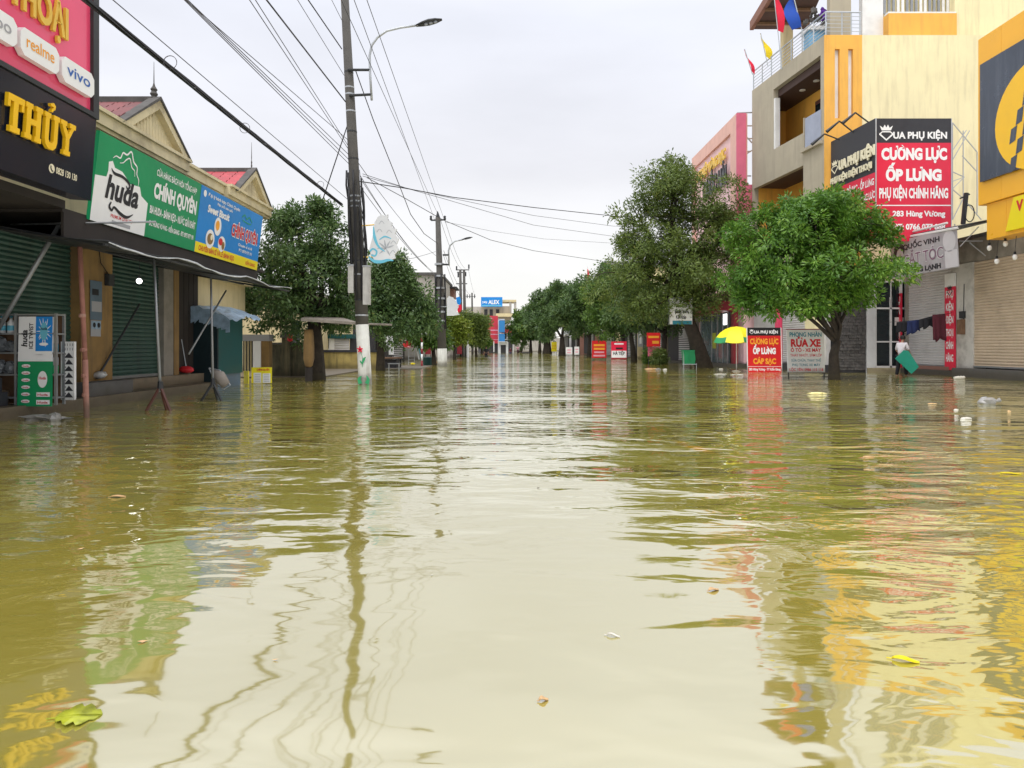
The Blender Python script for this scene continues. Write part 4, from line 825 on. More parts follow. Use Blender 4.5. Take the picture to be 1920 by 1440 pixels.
# accessory shop sign: two faces meeting at a corner
YS = 27.0; xl, xr = xy(1643, YS), xy(1783, YS); zb, zt = zy(452, YS), zy(222, YS)
t = thing('accessory_sign', 'big red and black accessory shop sign on the yellow side wall', 'sign', (15, YS, zb)); f1 = Fr((xl, YS, zb), X3, Z3); W1 = xr-xl; H1 = zt-zb
b = MB(); b.fb(f1, 0, W1, 0, H1-.93, -.08, 0); b.build('red_panel', M['sign_red'], t); b = MB(); b.fb(f1, 0, W1, H1-.928, H1, -.08, 0); b.build('black_panel', M['charcoal'], t)
b = MB(); b.fb(f1, -.04, -.002, 0, H1, -.1, .03); b.build('edge', M['rail'], t); b = MB(); b.fb(f1, W1+.002, W1+.03, 0, H1, -.1, .02); b.build('edge', M['rail'], t)
def crown_v(mb, fr, a, b, k, c=.006):
    stroke(mb, fr, [(a-.5*k, b+.42*k), (a-.28*k, b+.60*k), (a+.28*k, b+.60*k), (a+.5*k, b+.42*k)], .09*k, c, 0, 1); stroke(mb, fr, [(a-.5*k, b+.44*k), (a, b), (a+.5*k, b+.44*k)], .12*k, c+.001, 0, 1)
    mb.add([fr.p(a+x*k, b+y*k, c) for x, y in ((-.34, .70), (.34, .70), (.48, 1.05), (.24, .88), (.12, 1.12), (0, .9), (-.12, 1.12), (-.24, .88), (-.48, 1.05))], [(0, 1, 7), (1, 2, 3), (1, 3, 4), (1, 4, 5), (1, 5, 7), (5, 6, 7), (0, 7, 8)])
b = MB(); crown_v(b, f1, .38, H1-.82, .52); put_text(b, f1, 'UA PHỤ KIỆN', .64, H1-.76, 2.05, .24, .006, 0, .04, 0, 'l'); put_text(b, f1, 'CƯỜNG LỰC', W1/2+.02, H1-1.55, 2.5, .40, .006, 0, .06); put_text(b, f1, 'ỐP LƯNG', W1/2, H1-2.35, 2.12, .40, .006, 0, .06); put_text(b, f1, 'PHỤ KIỆN CHÍNH HÃNG', W1/2, H1-3.02, 2.62, .36, .006, 0, .04)
rect(b, f1, 0, W1, H1-3.33, H1-3.29, .005); put_text(b, f1, '283 Hùng Vương', W1/2+.2, H1-3.72, 2.0, .20, .006, 0, .04); put_text(b, f1, 'ĐT: 0766 077 888', W1/2+.2, H1-4.22, 2.0, .20, .006, 0, .04); b.build('lettering', M['clean_white'], t)
pF = V((xy(1558, 30.1), 30.1, zb)); f2 = Fr(pF, V((xl-.05, YS, zb))-pF, Z3); W2 = (V((xl-.05, YS, zb))-pF).length
t = thing('accessory_sign_wing', 'angled wing of the accessory sign with raised pale letters facing the street', 'sign', pF)
b = MB(); b.fb(f2, 0, W2, 0, H1-2.05, -.08, 0); b.build('red_panel', M['sign_red'], t); b = MB(); b.fb(f2, 0, W2, H1-2.048, H1, -.08, 0); b.build('black_panel', M['charcoal'], t)
b = MB(); crown_v(b, f2, .45, H1-1.45, .50, .09); put_text(b, f2, 'UA PHỤ KIỆN', .75, H1-1.38, 2.45, .36, .10, 0, .05, 0, 'l', .05); put_text(b, f2, 'PHỤ KIỆN ĐIỆN THOẠI', W2/2, H1-1.85, 2.9, .24, .09, 0, .03, 0, 'c', .04); b.build('raised_letters', M['ivory'], t)
b = MB(); put_text(b, f2, 'CÁP - SẠC - BỘ SẠC - ỐP LƯNG', W2/2, H1-2.50, 3.0, .25, .006, 0, .03); put_text(b, f2, 'TAI NGHE - KÍNH CƯỜNG LỰC', W2/2+.1, H1-3.0, 2.9, .25, .006, 0, .03); b.build('lettering', M['clean_white'], t)
for i, (px, py, pe, pye) in enumerate(((1574, 262, 1522, 257), (1600, 248, 1550, 233), (1632, 232, 1580, 217))):
    Y_ = 29.3-.85*i; t = thing('sign_lamp', f'black angled spotlight arm over the accessory sign wing, {("lowest", "middle one", "highest")[i]} of three', 'lamp', at(px, py, Y_), 'spotlight arms above the sign')
    e_ = at(pe+24, pye-6, Y_); e2 = at(pe, pye+14, Y_+.1); b = MB(); b.tube([at(px, py, Y_), e_], .03, 5); b.build('arm', M['steel_dark'], t); b = MB(); b.tube([e_, e2], [.035, .075], 6); b.build('lamp_head', M['steel_dark'], t)
# steel lattice beside the sign
t = thing('steel_lattice', 'thin steel lattice frame standing between the red sign and the yellow taxi sign', 'frame', at(1806, 410, 27.4)); b = MB()
for a, c_ in (((1806, 245), (1806, 412)), ((1786, 230), (1832, 285)), ((1786, 300), (1818, 245)), ((1786, 282), (1812, 244)), ((1804, 292), (1832, 322)), ((1786, 322), (1808, 332)), ((1786, 340), (1808, 332)), ((1808, 332), (1786, 354)), ((1806, 372), (1786, 412)), ((1806, 372), (1840, 412)), ((1786, 355), (1806, 372)), ((1786, 230), (1786, 412)), ((1832, 285), (1832, 400))): b.tube([at(*a, 27.4), at(*c_, 27.4)], .02, 4)
b.build('lattice', M['galv'], t)
t = thing('meter_pole', 'short black service pole with coiled cable above the barber awning', 'pole', at(1808, 415, 26.2)); b = MB(); b.tube([at(1806, 420, 26.2), at(1812, 362, 26.2)], .085, 7); b.build('post', M['cable'], t); b = MB(); b.tube([at(1818+9*math.cos(k*.5), 400-16*math.sin(k*.5), 26.2-.006*k) for k in range(26)], .018, 5); b.build('coil', M['cable'], t)
b = MB(); b.tube([at(1800, 372, 26.2), at(1818, 364, 26.2)], .03, 5); b.build('bracket', M['cable'], t)

# taxi office sign
XT = 15.5; fR = lambda X: Fr((X, 60, 0), -Y3, Z3); aY = lambda Y: 60-Y
f = fR(XT); yF = yx(1834, XT); zt0, zb0 = zy(75, yF), zy(386, yF)
t = thing('taxi_sign', 'huge yellow and navy taxi office sign with chequered emblem', 'sign', (XT, yF, zb0))
b = MB(); b.fb(f, aY(yF), aY(14), zb0, zt0, -1.0, -.03); b.build('case', M['yellow_panel'], t)
ys = [yF, 22.3, 20.0, 17.7, 15.4]
for i in range(4):
    for (z0, z1) in ((zb0, zb0+.75), (zt0-.95, zt0)): b = MB(); b.fb(f, aY(ys[i])+.006, aY(ys[i+1])-.006, z0+.004, z1-.004, -.03, 0); b.build('panel', M['yellow_panel'], t)
zs = [zb0+.75, zb0+2.25, zb0+3.7, zt0-.95]
for i in range(3): b = MB(); b.fb(f, aY(yF)+.006, aY(yF-.40), zs[i]+.004, zs[i+1]-.004, -.03, 0); b.build('panel', M['yellow_panel'], t)
aN = aY(yx(1843, XT)); b = MB(); b.fb(f, aN, aY(14.5), zb0+.72, zt0-.92, .01, .10); b.build('navy_board', M['navy_panel'], t)
ac = aY(yx(1951, XT)); zc = 7.95; b = MB(); disc(b, f, ac, zc, aY(yx(1951, XT))-aY(yx(1872, XT)), 1.62, .106, 0, 40); b.build('emblem_disc', M['yellow_disc'], t)
b = MB(); K = .44
for (i, j) in ((0, 0), (1, 1), (2, 0), (2, 2), (3, 1), (1, -1), (3, 3), (4, 2), (0, -2)):
    a_ = ac-1.35+.22+i*K*.62; z_ = zc-.35+(j)*K*1.0+i*.06-.3; b.add([f.p(a_, z_, .112), f.p(a_+K*.6, z_+.06, .112), f.p(a_+K*.6+.08, z_+K+.06, .112), f.p(a_+.08, z_+K, .112)], [(0, 1, 2, 3)])
b.build('chequers', M['navy_panel'], t)
t = thing('taxi_fascia', 'orange fascia box with bright yellow sloping panel below the taxi sign', 'sign', (XT, 22, 4.3)); yG = yx(1845, XT-.0); zf0 = zy(450, yG)
b = MB(); b.fb(f, aY(yG), aY(14), zf0, zb0-.01, -.8, -.12); b.build('case', M['yellow_panel'], t)
for y0, y1 in ((yG, 22.2), (22.2, 20), (20, 17.8)): b = MB(); b.fb(f, aY(y0)+.006, aY(y1)-.006, zf0, zb0-.012, -.12, -.09); b.build('panel', M['yellow_panel'], t)
a_ = aY(yx(1884, XT)); b = MB(); b.prism(f, [(a_, zf0+.12), (a_+5, zf0+.12), (a_+5, zb0-.06), (a_+.35, zb0-.06)], -.088, -.02); b.build('phone_panel', M['yellow_sign'], t)
b = MB(); put_text(b, f, 'V', a_+.62, zb0-.50, .3, .30, -.014, 0, .05); b.build('red_print', M['ink_red'], t)
for i, (px, py, d_) in enumerate(((1855, 465, 'below the orange fascia corner'), (1885, 457, 'highest of the four'), (1869, 490, 'lowest of the four'), (1903, 482, 'closest to the frame edge'))):
    Y_ = yx(px, 15.9); q = at(px, py, Y_); t = thing('hanging_bulb', f'unlit white bulb hanging before the tan shutter, {d_}', 'bulb', q, 'bulbs on a string by the tan shutter')
    b = MB(); b.blob(q, (.075, .075, .10), 9); b.build('glass', M['bulb_off'], t, True); b = MB(); b.lathe(q, [(.08, .04), (.17, .035)], 7); b.tube([q+Z3*.17, q+V((.05, 0, .75))], .008, 4); b.build('socket', M['cable'], t)

# low shops on the right: barber and neighbour
XR = 16.8; f = fR(XR); fl = .34
b = MB(); b.box(16.45, 30, 4, 26.3, -.6, .32); b.box(16.6, 30, 26.3, 30.0, -.6, .2); b.build('pavement_edge', M['concrete_dark'], kind='structure')
t = thing('low_shop', 'low grey shop with two roller shutters and stained wall below the signs', 'building', (19, 26, .3))
yA, yB, yC, yD = 29.9, yx(1705, XR), yx(1785, XR), yx(1828, XR)
b = MB(); b.fb(f, aY(30.0), aY(12), 4.15, 5.0, -.4, 0); b.fb(f, aY(30.0), aY(yB), .2, 4.15, -.4, 0); b.build('wall', M['concrete'], t)
b = MB(); b.fb(f, aY(yC), aY(yD), .2, 4.149, -.4, .06); b.build('pillar', mat('stained_white', (.52, .50, .46), .8, .1, 2, grime=.75, gcol=(.13, .12, .10)), t)
shutter(f, aY(yB), aY(yC), fl, 4.14, .10, 'roller_shutter', 'shutter_grey', t); shutter(f, aY(yD), aY(15), fl+.02, 4.14, .105, 'roller_shutter', 'shutter_tan', t)
b = MB(); b.fb(f, aY(yB), aY(yC), .2, fl-.002, -.3, .12); b.build('red_sill', M['far_brown'], t)
b = MB(); b.box(16.85, 24, 12, 30.0, 5.002, 5.15); b.build('roof', M['tin'], t)
b = MB(); b.box(17.3, 25, 12, 30, .2, 4.99); b.build('core', M['void'], t)
t = thing('meter_box', 'small dark electric meter box with pipe on the stained pillar', 'meter box', f.p(aY(25.9), 1.9, 0)); q0 = aY(yx(1804, XR))
b = MB(); b.fb(f, q0, q0+.28, 1.55, 2.1, .062, .2); b.build('case', M['wood'], t); b = MB(); b.fb(f, q0, q0+.3, 2.15, 2.4, .062, .12); b.build('bracket', M['steel_dark'], t); b = MB(); b.tube([f.p(q0+.2, 2.1, .08), f.p(q0+.22, 3.4, .07)], .012, 4); b.build('pipe', M['steel_dark'], t)
# slanting door prop on the tan shutter
bar('prop_bar', 'dark metal bar slanting across the tan roller shutter', 'bar', [at(1878, 508, 24.3), at(1935, 560, 23.2)], .025, 'steel_dark')
# barber awning
t = thing('barber_awning', 'dark sheet awning with steel brackets over the barber banner', 'awning', (16, 27, 5))
c_ = [at(1658, 452, 28.9), at(1796, 427, 24.2), V((16.9, 23.6, 5.45)), V((16.9, 29.2, 5.5))]; b = MB(); b.hexa(c_+[p+Z3*.06 for p in c_]); b.build('sheet', M['tarp_dark'], t)
b = MB(); b.tube([c_[0], c_[1]], .045, 5); b.tube([c_[0]+V((.05, -.2, .1)), at(1776, 418, 25)], .04, 5); b.build('front_edge', M['white'], t)
b = MB(); b.tube([at(1800, 462, 24.4), at(1835, 425, 24.4)], .02, 4); b.tube([at(1790, 420, 24.6), at(1795, 470, 24.6)], .02, 4); b.tube([at(1798, 452, 24.6), at(1842, 452, 24.6)], .02, 4); b.tube([at(1818, 455, 24.6), at(1848, 480, 24.6)], .02, 4); b.build('bracket', M['galv'], t)
t = thing('barber_banner', 'grey hairdresser banner with a portrait hanging under the dark awning', 'banner', at(1735, 515, 26)); p0 = at(1675, 522, 28.2); p1 = at(1798, 500, 24.3)
fb2 = Fr(p0, p1-p0, V((-.06, 0, 1))); Wb = (p1-p0).length; Hb = 1.40
b = MB(); b.fb(fb2, -.08, Wb, 0, Hb, -.015, 0); b.build('cloth', mat('banner', (.37, .355, .37), .5, .1, 1.2, grime=.5, gcol=(.22, .15, .19)), t)
b = MB(); put_text(b, fb2, 'QUỐC VINH', Wb*.48, 1.02, 2.2, .18, .006, 0, .03); put_text(b, fb2, 'PHÒNG LẠNH', Wb*.47, .08, 2.25, .17, .006, 0, .05); disc(b, fb2, .50, 1.02, .36, .28, .004); disc(b, fb2, .40, .45, .10, .25, .004); b.build('black_print', M['ink_black'], t)
b = MB(); disc(b, fb2, .55, .72, .25, .38, .008); b.build('portrait', mat('portrait', (.48, .45, .46), .5, .05), t)
b = MB(); disc(b, fb2, .48, .78, .04, .02, .010); disc(b, fb2, .64, .78, .04, .02, .010); rect(b, fb2, .50, .62, .52, .545, .010); stroke(b, fb2, [(.56, .74), (.54, .64), (.58, .63)], .02, .010); b.build('portrait_feature', M['ink_black'], t)
b = MB(); put_text(b, fb2, 'CẮT TÓC', Wb*.50, .42, 2.35, .40, .006, 0, .05); disc(b, fb2, Wb-.42, .95, .34, .38, .004); rect(b, fb2, Wb-.7, Wb-.02, .02, .62, .004); b.build('pale_print', mat('pale_print', (.55, .53, .55), .5, .05), t)
b = MB(); put_text(b, fb2, 'CẮT TÓC', Wb*.50, .42, 2.35, .40, .010, 0, .0); b.build('title', mat('title_mauve', (.20, .10, .16), .5, .05), t)
def vbanner(label, px, pt, pm, pb, Y_, words):
    t = thing('strip_banner', label, 'banner', at(px, pb, Y_), 'vertical shop name strips'); w_ = .36; z0, z1, z2 = zy(pb, Y_), zy(pm, Y_), zy(pt, Y_); fq = Fr((XR-.16, Y_+w_/2, 0), -Y3, Z3); fq = Fr((XR-.12, Y_+.5, 0), -Y3, Z3); w_ = .62
    b = MB(); b.fb(fq, 0, w_, z0, z1, -.04, 0); b.build('red_board', M['sign_red'], t); b = MB(); b.fb(fq, 0, w_, z1+.002, z2, -.04, 0); b.build('top_board', M['white'], t)
    b = MB(); k = len(words)
    for i, s in enumerate(words): put_text(b, fq, s, w_/2, z1-(i+.85)*(z1-z0-.25)/k, w_*.72, .26, .006, 0, .03)
    b.build('lettering', M['clean_white'], t); b = MB(); crown_v(b, fq, w_/2, z2-.82, .34); b.build('emblem', M['ink_black'], t)
vbanner('red vertical shop strip left of the barber shutter partly behind washing', 1694, 524, 550, 690, 30.2, ['PHỤ', 'KIỆN', 'ĐIỆN', 'THOẠI', 'CHÍNH', 'HÃNG'])
vbanner('red vertical shop strip on the stained pillar right of the barber shutter', 1790, 512, 537, 694, 26.6, ['PHỤ', 'KIỆN', 'ĐIỆN', 'THOẠI', 'CHÍNH', 'HÃNG'])
# washing
XW = 15.4; bar('clothes_line', 'thin cord with washing strung across the barber front', 'line', [at(1668, 604, 27.6), at(1730, 600, 26.6), at(1785, 586, 25.8)], .008, 'cable', n=4)
def garment(name, label, px0, px1, pt0, pt1, pb0, pb1, Y_, mk, seed):
    rg = random.Random(seed); n, m_ = 10, 6; vs = []
    for i in range(n+1):
        s = i/n
        for j in range(m_+1):
            r_ = j/m_; top = pt0+(pt1-pt0)*s; bot = pb0+(pb1-pb0)*s+3*math.sin(s*11+seed); p = at(px0+(px1-px0)*s+2*math.sin(s*9)*r_, top+(bot-top)*r_, Y_); vs.append(p+V((0, .06*math.sin(s*14+seed)*r_, 0)))
    b = MB(); b.add(vs, [(i*(m_+1)+j, (i+1)*(m_+1)+j, (i+1)*(m_+1)+j+1, i*(m_+1)+j+1) for i in range(n) for j in range(m_)]); o = b.build(name, M[mk], None, True); so = o.modifiers.new('s', 'SOLIDIFY'); so.thickness = .02; tag(o, label, 'clothes')
garment('trousers', 'black garment hanging beside the glass door', 1681, 1703, 604, 602, 622, 620, 27.0, 'cloth_black', 1); garment('shirt', 'navy blue garment hanging in the middle of the washing line', 1701, 1724, 602, 599, 627, 620, 26.8, 'cloth_navy', 2)
garment('trousers', 'long black garment stretched along the washing line', 1723, 1750, 599, 592, 617, 612, 26.5, 'cloth_black', 3); garment('shirt', 'maroon shirt hanging at the end of the washing line', 1748, 1772, 590, 588, 640, 636, 26.2, 'cloth_maroon', 4)
# person with the green board
t, wr, Wf = person('person in a grey shirt and dark trousers carrying a green board through shallow water', V((xy(1690, 27), 27, -.12)), 1.62, R(-60), 'shirt', 'cloth_black', None, ((.20, .02, .30), (.26, .0, .30)), .10, .16, None, True)
fgb = Fr(at(1677, 686, 26.7), V((.72, .05, -.42)), V((.30, -.1, .62))); t = thing('carried_board', 'flat green plastic board held by the person in the grey shirt', 'board', at(1700, 690, 26.7))
pts = [at(1679, 673, 26.6), at(1695, 657, 26.65), at(1704, 658, 26.6), at(1723, 688, 26.45), at(1709, 701, 26.45)]
b = MB(); n_ = V((.05, -.03, .02)); b.add([p for p in pts]+[p+V((.02, .07, .01)) for p in pts], [(0, 1, 2, 3, 4)[::-1], (5, 6, 7, 8, 9)]+[(i, (i+1) % 5, 5+(i+1) % 5, 5+i) for i in range(5)]); b.build('sheet', M['board_green'], t)

# pink jewellery building
XP = 12.0; f = fR(XP); y0, y1 = yx(1380, XP), yx(1297, XP)
t = thing('pink_building', 'pink jewellery shop with a framed rooftop sign behind the tall tree', 'building', (XP+2, 41, 0)); zt_ = zy(213, y0)
b = MB(); b.fb(f, aY(y1), aY(y0), 4, zt_-.05, -.5, -.15); b.build('sign_panel', M['pink_light'], t)
b = MB(); b.fb(f, aY(y1), aY(y1)+.55, 7, zt_, -.6, 0); b.fb(f, aY(y0)-.95, aY(y0), 4, zt_, -.6, 0); b.fb(f, aY(y1)+.551, aY(y0)-.951, zt_-.75, zt_, -.6, 0); b.build('sign_frame', M['pink_frame'], t)
b = MB(); b.box(XP+.002, XP+.5, y0-.12, y0-.001, 4, zt_); b.build('frame_edge', M['pink'], t)
b = MB(); put_text(b, f, 'NGHIỆP VÀNG BẠC', aY(42), 11.5, 5.8, .55, .05, 0, .05, .15, 'c', .06); b.build('gold_letters', M['gold'], t); b = MB(); put_text(b, f, 'QUỐC HẢI', aY(41.2), 10.1, 4.6, .95, .05, 0, .06, 0, 'c', .06); b.build('black_letters', M['black'], t)
b = MB(); b.box(XP+.5, 20, y0+.3, y1, 0, 7.5); b.build('wall', M['pink_light'], t); b = MB(); b.box(XP+.1, 13.2, y0-.1, y0+.3, 8.0, 9.6); b.build('pink_box', M['pink'], t)
b = MB()
for a, c_ in (((1382, 212), (1412, 211)), ((1382, 236), (1410, 236)), ((1382, 260), (1410, 260)), ((1382, 236), (1410, 268)), ((1382, 300), (1410, 282)), ((1382, 284), (1408, 284)), ((1382, 330), (1408, 330))): b.tube([at(*a, y0-.05), at(*c_, y0+.1)], .04, 4)
b.build('steel_brace', M['galv'], t)
# glass fronted shop in its ground floor
t2 = t; b = MB(); b.box(XP-.02, XP+.1, 38.6, 44, .2, 3.0); b.build('shop_glass', M['glass_shop'], t2)
b = MB(); b.box(XP-.12, XP+.12, 37.35, 37.75, 0, 3.4); b.build('red_pillar', M['dark_red'], t2); b = MB(); b.box(XP-1.4, XP+.1, 37.2, 46, 3.0, 3.5); b.build('canopy', M['dark_red'], t2)
b = MB(); b.hexa([V((XP-1.9, 37.3, 3.5)), V((XP+.1, 37.3, 4.1)), V((XP+.1, 46, 4.1)), V((XP-1.9, 46, 3.5)), V((XP-1.9, 37.3, 3.6)), V((XP+.1, 37.3, 4.2)), V((XP+.1, 46, 4.2)), V((XP-1.9, 46, 3.6))]); b.build('canopy_roof', M['cream'], t2)
for y in (38.6, 39.5, 40.5, 41.6, 44): b = MB(); b.box(XP-.06, XP-.021, y-.04, y+.04, .2, 3.0); b.build('glazing_bar', M['galv'], t2)
b = MB(); b.box(XP-.035, XP-.021, 38.7, 39.4, 2.3, 2.9); b.build('lit_pane', M['lit'], t2); b = MB(); b.box(XP-.04, XP-.021, 40.8, 41.5, 1.0, 1.9); b.build('green_poster', M['leaf_lime'], t2)
b = MB(); b.box(XP-.5, 20, 37.2, 46, -.5, .2); b.build('plinth', M['concrete_dark'], t2)

# standing signs on the right
def astand(label, px0, px1, pt, pb, Y_, legs=.35):
    f = Fr(at(px0, pb, Y_), X3, V((0, .06, 1))); return f, (px1-px0)*Y_/F, (pb-pt)*Y_/F
f, W_, H_ = astand('', 1402, 1466, 614, 698, 30.5); t = thing('accessory_stand', 'red and black standing sign with orange letters in the water by the umbrella', 'standing sign', f.o)
b = MB(); b.fb(f, 0, W_, .0, H_-.35, -.03, 0); b.build('red_panel', M['board_red'], t); b = MB(); b.fb(f, 0, W_, H_-.349, H_, -.03, 0); b.build('black_panel', M['black'], t)
for a in (0, W_): b = MB(); b.fb(f, a-.015, a+.015, -.5, H_, -.031, .012); b.build('frame_leg', M['white'], t)
b = MB(); crown_v(b, f, .20, H_-.27, .18); put_text(b, f, 'UA PHỤ KIỆN', .31, H_-.25, 1.02, .12, .006, 0, .04, 0, 'l'); put_text(b, f, 'ỐP LƯNG', W_/2, .80, .98, .24, .006, 0, .06); put_text(b, f, '283 Hùng Vương - TT Kiến Giang', W_/2, .08, 1.36, .10, .006, 0, .03); rect(b, f, .02, W_-.02, .24, .255, .006); b.build('white_print', M['clean_white'], t)
b = MB(); put_text(b, f, 'CƯỜNG LỰC', W_/2, 1.22, 1.22, .22, .006, 0, .05); put_text(b, f, 'CÁP SẠC', W_/2, .37, .98, .22, .006, 0, .05); b.build('orange_print', M['ink_orange'], t)
f, W_, H_ = astand('', 1477, 1547, 618, 698, 25.2); t = thing('carwash_stand', 'white car wash standing sign with teal and red letters before the low tree', 'standing sign', f.o)
b = MB(); b.fb(f, 0, W_, 0, H_, -.03, 0); b.build('panel', M['white'], t); b = MB(); b.fb(f, -.01, W_+.01, H_+.001, H_+.03, -.04, .02); b.build('top_rail', M['dark_red'], t)
for a in (.03, W_-.03): b = MB(); b.fb(f, a-.018, a+.018, -.6, -.001, -.03, 0); b.build('leg', M['steel_dark'], t)
b = MB(); put_text(b, f, 'PHONG NHÀN', W_/2, 1.27, 1.14, .15, .006, 0, .03); put_text(b, f, 'SỬA CHỮA, THAY THẾ', W_/2, .38, 1.05, .085, .006, 0, .01); put_text(b, f, 'PHỤ TÙNG XE MÁY', W_/2, .22, 1.0, .085, .006, 0, .01); b.build('teal_print', M['ink_teal'], t)
b = MB(); put_text(b, f, 'RỬA XE', W_/2, .92, 1.06, .25, .006, 0, .05); put_text(b, f, 'Ô TÔ - XE MÁY', W_/2, .73, 1.08, .12, .006, 0, .03); put_text(b, f, 'THAY NHỚT, SĂM LỐP', W_/2, .56, 1.12, .09, .006, 0, .01); put_text(b, f, 'LỘC YÊN 0986 115 118', W_/2, .05, 1.2, .09, .006, 0, .02); b.build('red_print', M['ink_red'], t)
# umbrella
c_ = at(1381, 612, 32.0); t = thing('parasol', 'yellow beach umbrella with green hem open beside the red standing sign', 'umbrella', (c_.x, c_.y, 0)); rr, hh = 1.03, .72; n = 8
b = MB(); b.tube([(c_.x, c_.y, -.5), c_], .022, 7); b.build('pole', M['white'], t)
for i in range(n):
    b = MB(); m2 = 5; a0, a1 = 2*math.pi*i/n, 2*math.pi*(i+1)/n; vs = []
    for k in range(m2+1):
        s = k/m2
        for q in range(4):
            a = a0+(a1-a0)*q/3; rad = rr*math.sin(s*1.25)/math.sin(1.25)*(1-.05*math.sin(math.pi*q/3)*s); vs.append(c_+V((rad*math.cos(a), rad*math.sin(a), -hh*(1-math.cos(s*1.25))/(1-math.cos(1.25))-.05*s*math.sin(math.pi*q/3))))
    b.add(vs, [(k*4+q, (k+1)*4+q, (k+1)*4+q+1, k*4+q+1) for k in range(m2) for q in range(3)], 0)
    for k in range(m2): 
        pass
    b.m = [1 if (k == m2-1 and i % 2 == 0) else 0 for k in range(m2) for q in range(3)]; b.build('gore', [M['umb_yellow'], M['umb_green']], t, True)
    b = MB(); b.tube([c_, c_+V((.6*rr*math.cos(a0), .6*rr*math.sin(a0), -.22)), c_+V((rr*math.cos(a0), rr*math.sin(a0), -hh))], .008, 4); b.build('rib', M['galv'], t)
fu = Fr(c_+V((.12, -.90, -.47)), X3, V((0, .62, .78))); b = MB(); put_text(b, fu, 'C2', .22, 0, .36, .2, .04, 0, .1); b.build('white_print', M['clean_white'], t); b = MB(); put_text(b, fu, 'C2', .22, .01, .33, .18, .05, 0, .03); b.build('black_print', M['black'], t)
b = MB(); b.lathe((c_.x, c_.y, -.1), [(0, .24), (.10, .22), (.14, .05)], 12); b.build('foot', M['foam'], t)
# green bin
q = at(1292, 684, 36.6); t = thing('wheelie_bin', 'green rubbish bin on a steel stand beside the leaning tree trunk', 'bin', (q.x, q.y, 0)); b = MB()
b.hexa([q+V(p) for p in ((-.28, -.2, .05), (.25, -.2, .05), (.25, .2, .05), (-.28, .2, .05), (-.34, -.25, .70), (.32, -.25, .70), (.32, .25, .70), (-.34, .25, .70))]); b.build('tub', M['bin_green'], t); b = MB(); b.box(q.x-.36, q.x+.34, q.y-.27, q.y+.27, q.z+.701, q.z+.76); b.build('lid', M['bin_green'], t); b = MB(); b.box(q.x-.08, q.x-.05, q.y-.275, q.y-.251, q.z+.1, q.z+.7); b.build('rib', M['bin_green'], t)
for s in (-1, 1): b = MB(); b.tube([q+V((s*.32, -.2, .65)), q+V((s*.33, -.2, -.4))], .02, 5); b.build('stand_leg', M['galv'], t)
b = MB(); b.tube([q+V((-.4, -.22, .03)), q+V((.4, -.22, .03))], .02, 5); b.build('stand_bar', M['galv'], t)
def board(name, label, px0, px1, pt, pb, Y_, mk, prints=(), legs=True, cat='sign', u=X3, frame=None):
    f = Fr(at(px0, pb, Y_), u, Z3); W_ = (px1-px0)*Y_/F; H_ = (pb-pt)*Y_/F; t = thing(name, label, cat, f.o); b = MB(); b.fb(f, 0, W_, 0, H_, -.05, 0); b.build('board', M[mk], t)
    for (s, ca, cb, cw, ch, mk2) in prints:
        b = MB()
        if s is None: rect(b, f, ca*W_, cw*W_, cb*H_, ch*H_, .006)
        else: put_text(b, f, s, ca*W_, cb*H_, cw*W_, ch*H_, .012, 0, .03)
        b.build('print', M[mk2], t)
    if legs:
        for a in (.06, .94): b = MB(); b.fb(f, a*W_-.02, a*W_+.02, min(-.3, -f.o.z-.3), -.001, -.05, -.01); b.build('leg', M['steel_dark'], t)
    return t, f, W_, H_
t, f, W_, H_ = board('flower_shop_sign', 'white flower and cake shop sign box fixed beside the leaning tree trunk', 1256, 1298, 560, 608, 36.2, 'clean_white', ((None, .12, .0, .98, .14, 'ink_teal'), ('Hoa tươi', .52, .66, .5, .13, 'ink_black'), ('Bánh kem', .52, .44, .6, .13, 'ink_black'), ('Kết tráp', .50, .22, .45, .13, 'ink_black'), ('Online', .78, .88, .22, .09, 'ink_red')), False)
b = MB(); b.fb(f, -.02, W_+.02, H_+.001, H_+.06, -.3, .02); b.fb(f, -.03, -.001, 0, H_, -.3, .02); b.build('case', M['galv'], t)
board('price_sign', 'grey sign with number 300 behind the green bin', 1281, 1304, 616, 634, 38, 'ink_grey', (('300', .6, .3, .5, .35, 'ink_black'),), False)
board('red_wall_sign', 'dark red shop sign with yellow letters between tree trunks', 1213, 1238, 624, 650, 44, 'board_red', ((None, .1, .62, .9, .78, 'ink_orange'), (None, .4, .22, .9, .42, 'ink_orange')), False)
board('notice_stand', 'faded red poster stand below the dark red shop sign', 1215, 1238, 651, 668, 44.2, 'pink', (), True)
board('red_stand', 'red standing sign with orange and white text lines further along the kerb', 1110, 1137, 639, 671, 57, 'board_red', ((None, .12, .68, .88, .80, 'ink_orange'), (None, .12, .47, .88, .59, 'ink_orange'), (None, .15, .28, .85, .38, 'ink_pink'), (None, .1, .08, .9, .18, 'ink_pink')))
board('motorbike_sign', 'crimson and white motorbike shop sign standing by the kerb', 1146, 1175, 640, 674, 60, 'sign_red', (('HÀ TIỆP', .5, .26, .75, .16, 'ink_black'), (None, .02, .1, .98, .48, 'clean_white'), (None, .2, .82, .8, .90, 'clean_white'), (None, .3, .56, .75, .66, 'ink_black')))
board('yellow_stand', 'yellow standing board between two far tree trunks', 1034, 1044, 641, 659, 90, 'yellow_sign', ((None, .1, .3, .9, .36, 'ink_orange'), (None, .1, .55, .9, .62, 'ink_orange')))
board('white_stand', 'small white board with pink lettering, left one of a pair by the kerb', 1061, 1073, 651, 667, 84, 'white', ((None, .2, .3, .8, .45, 'ink_pink'), (None, .2, .6, .8, .75, 'ink_pink')))
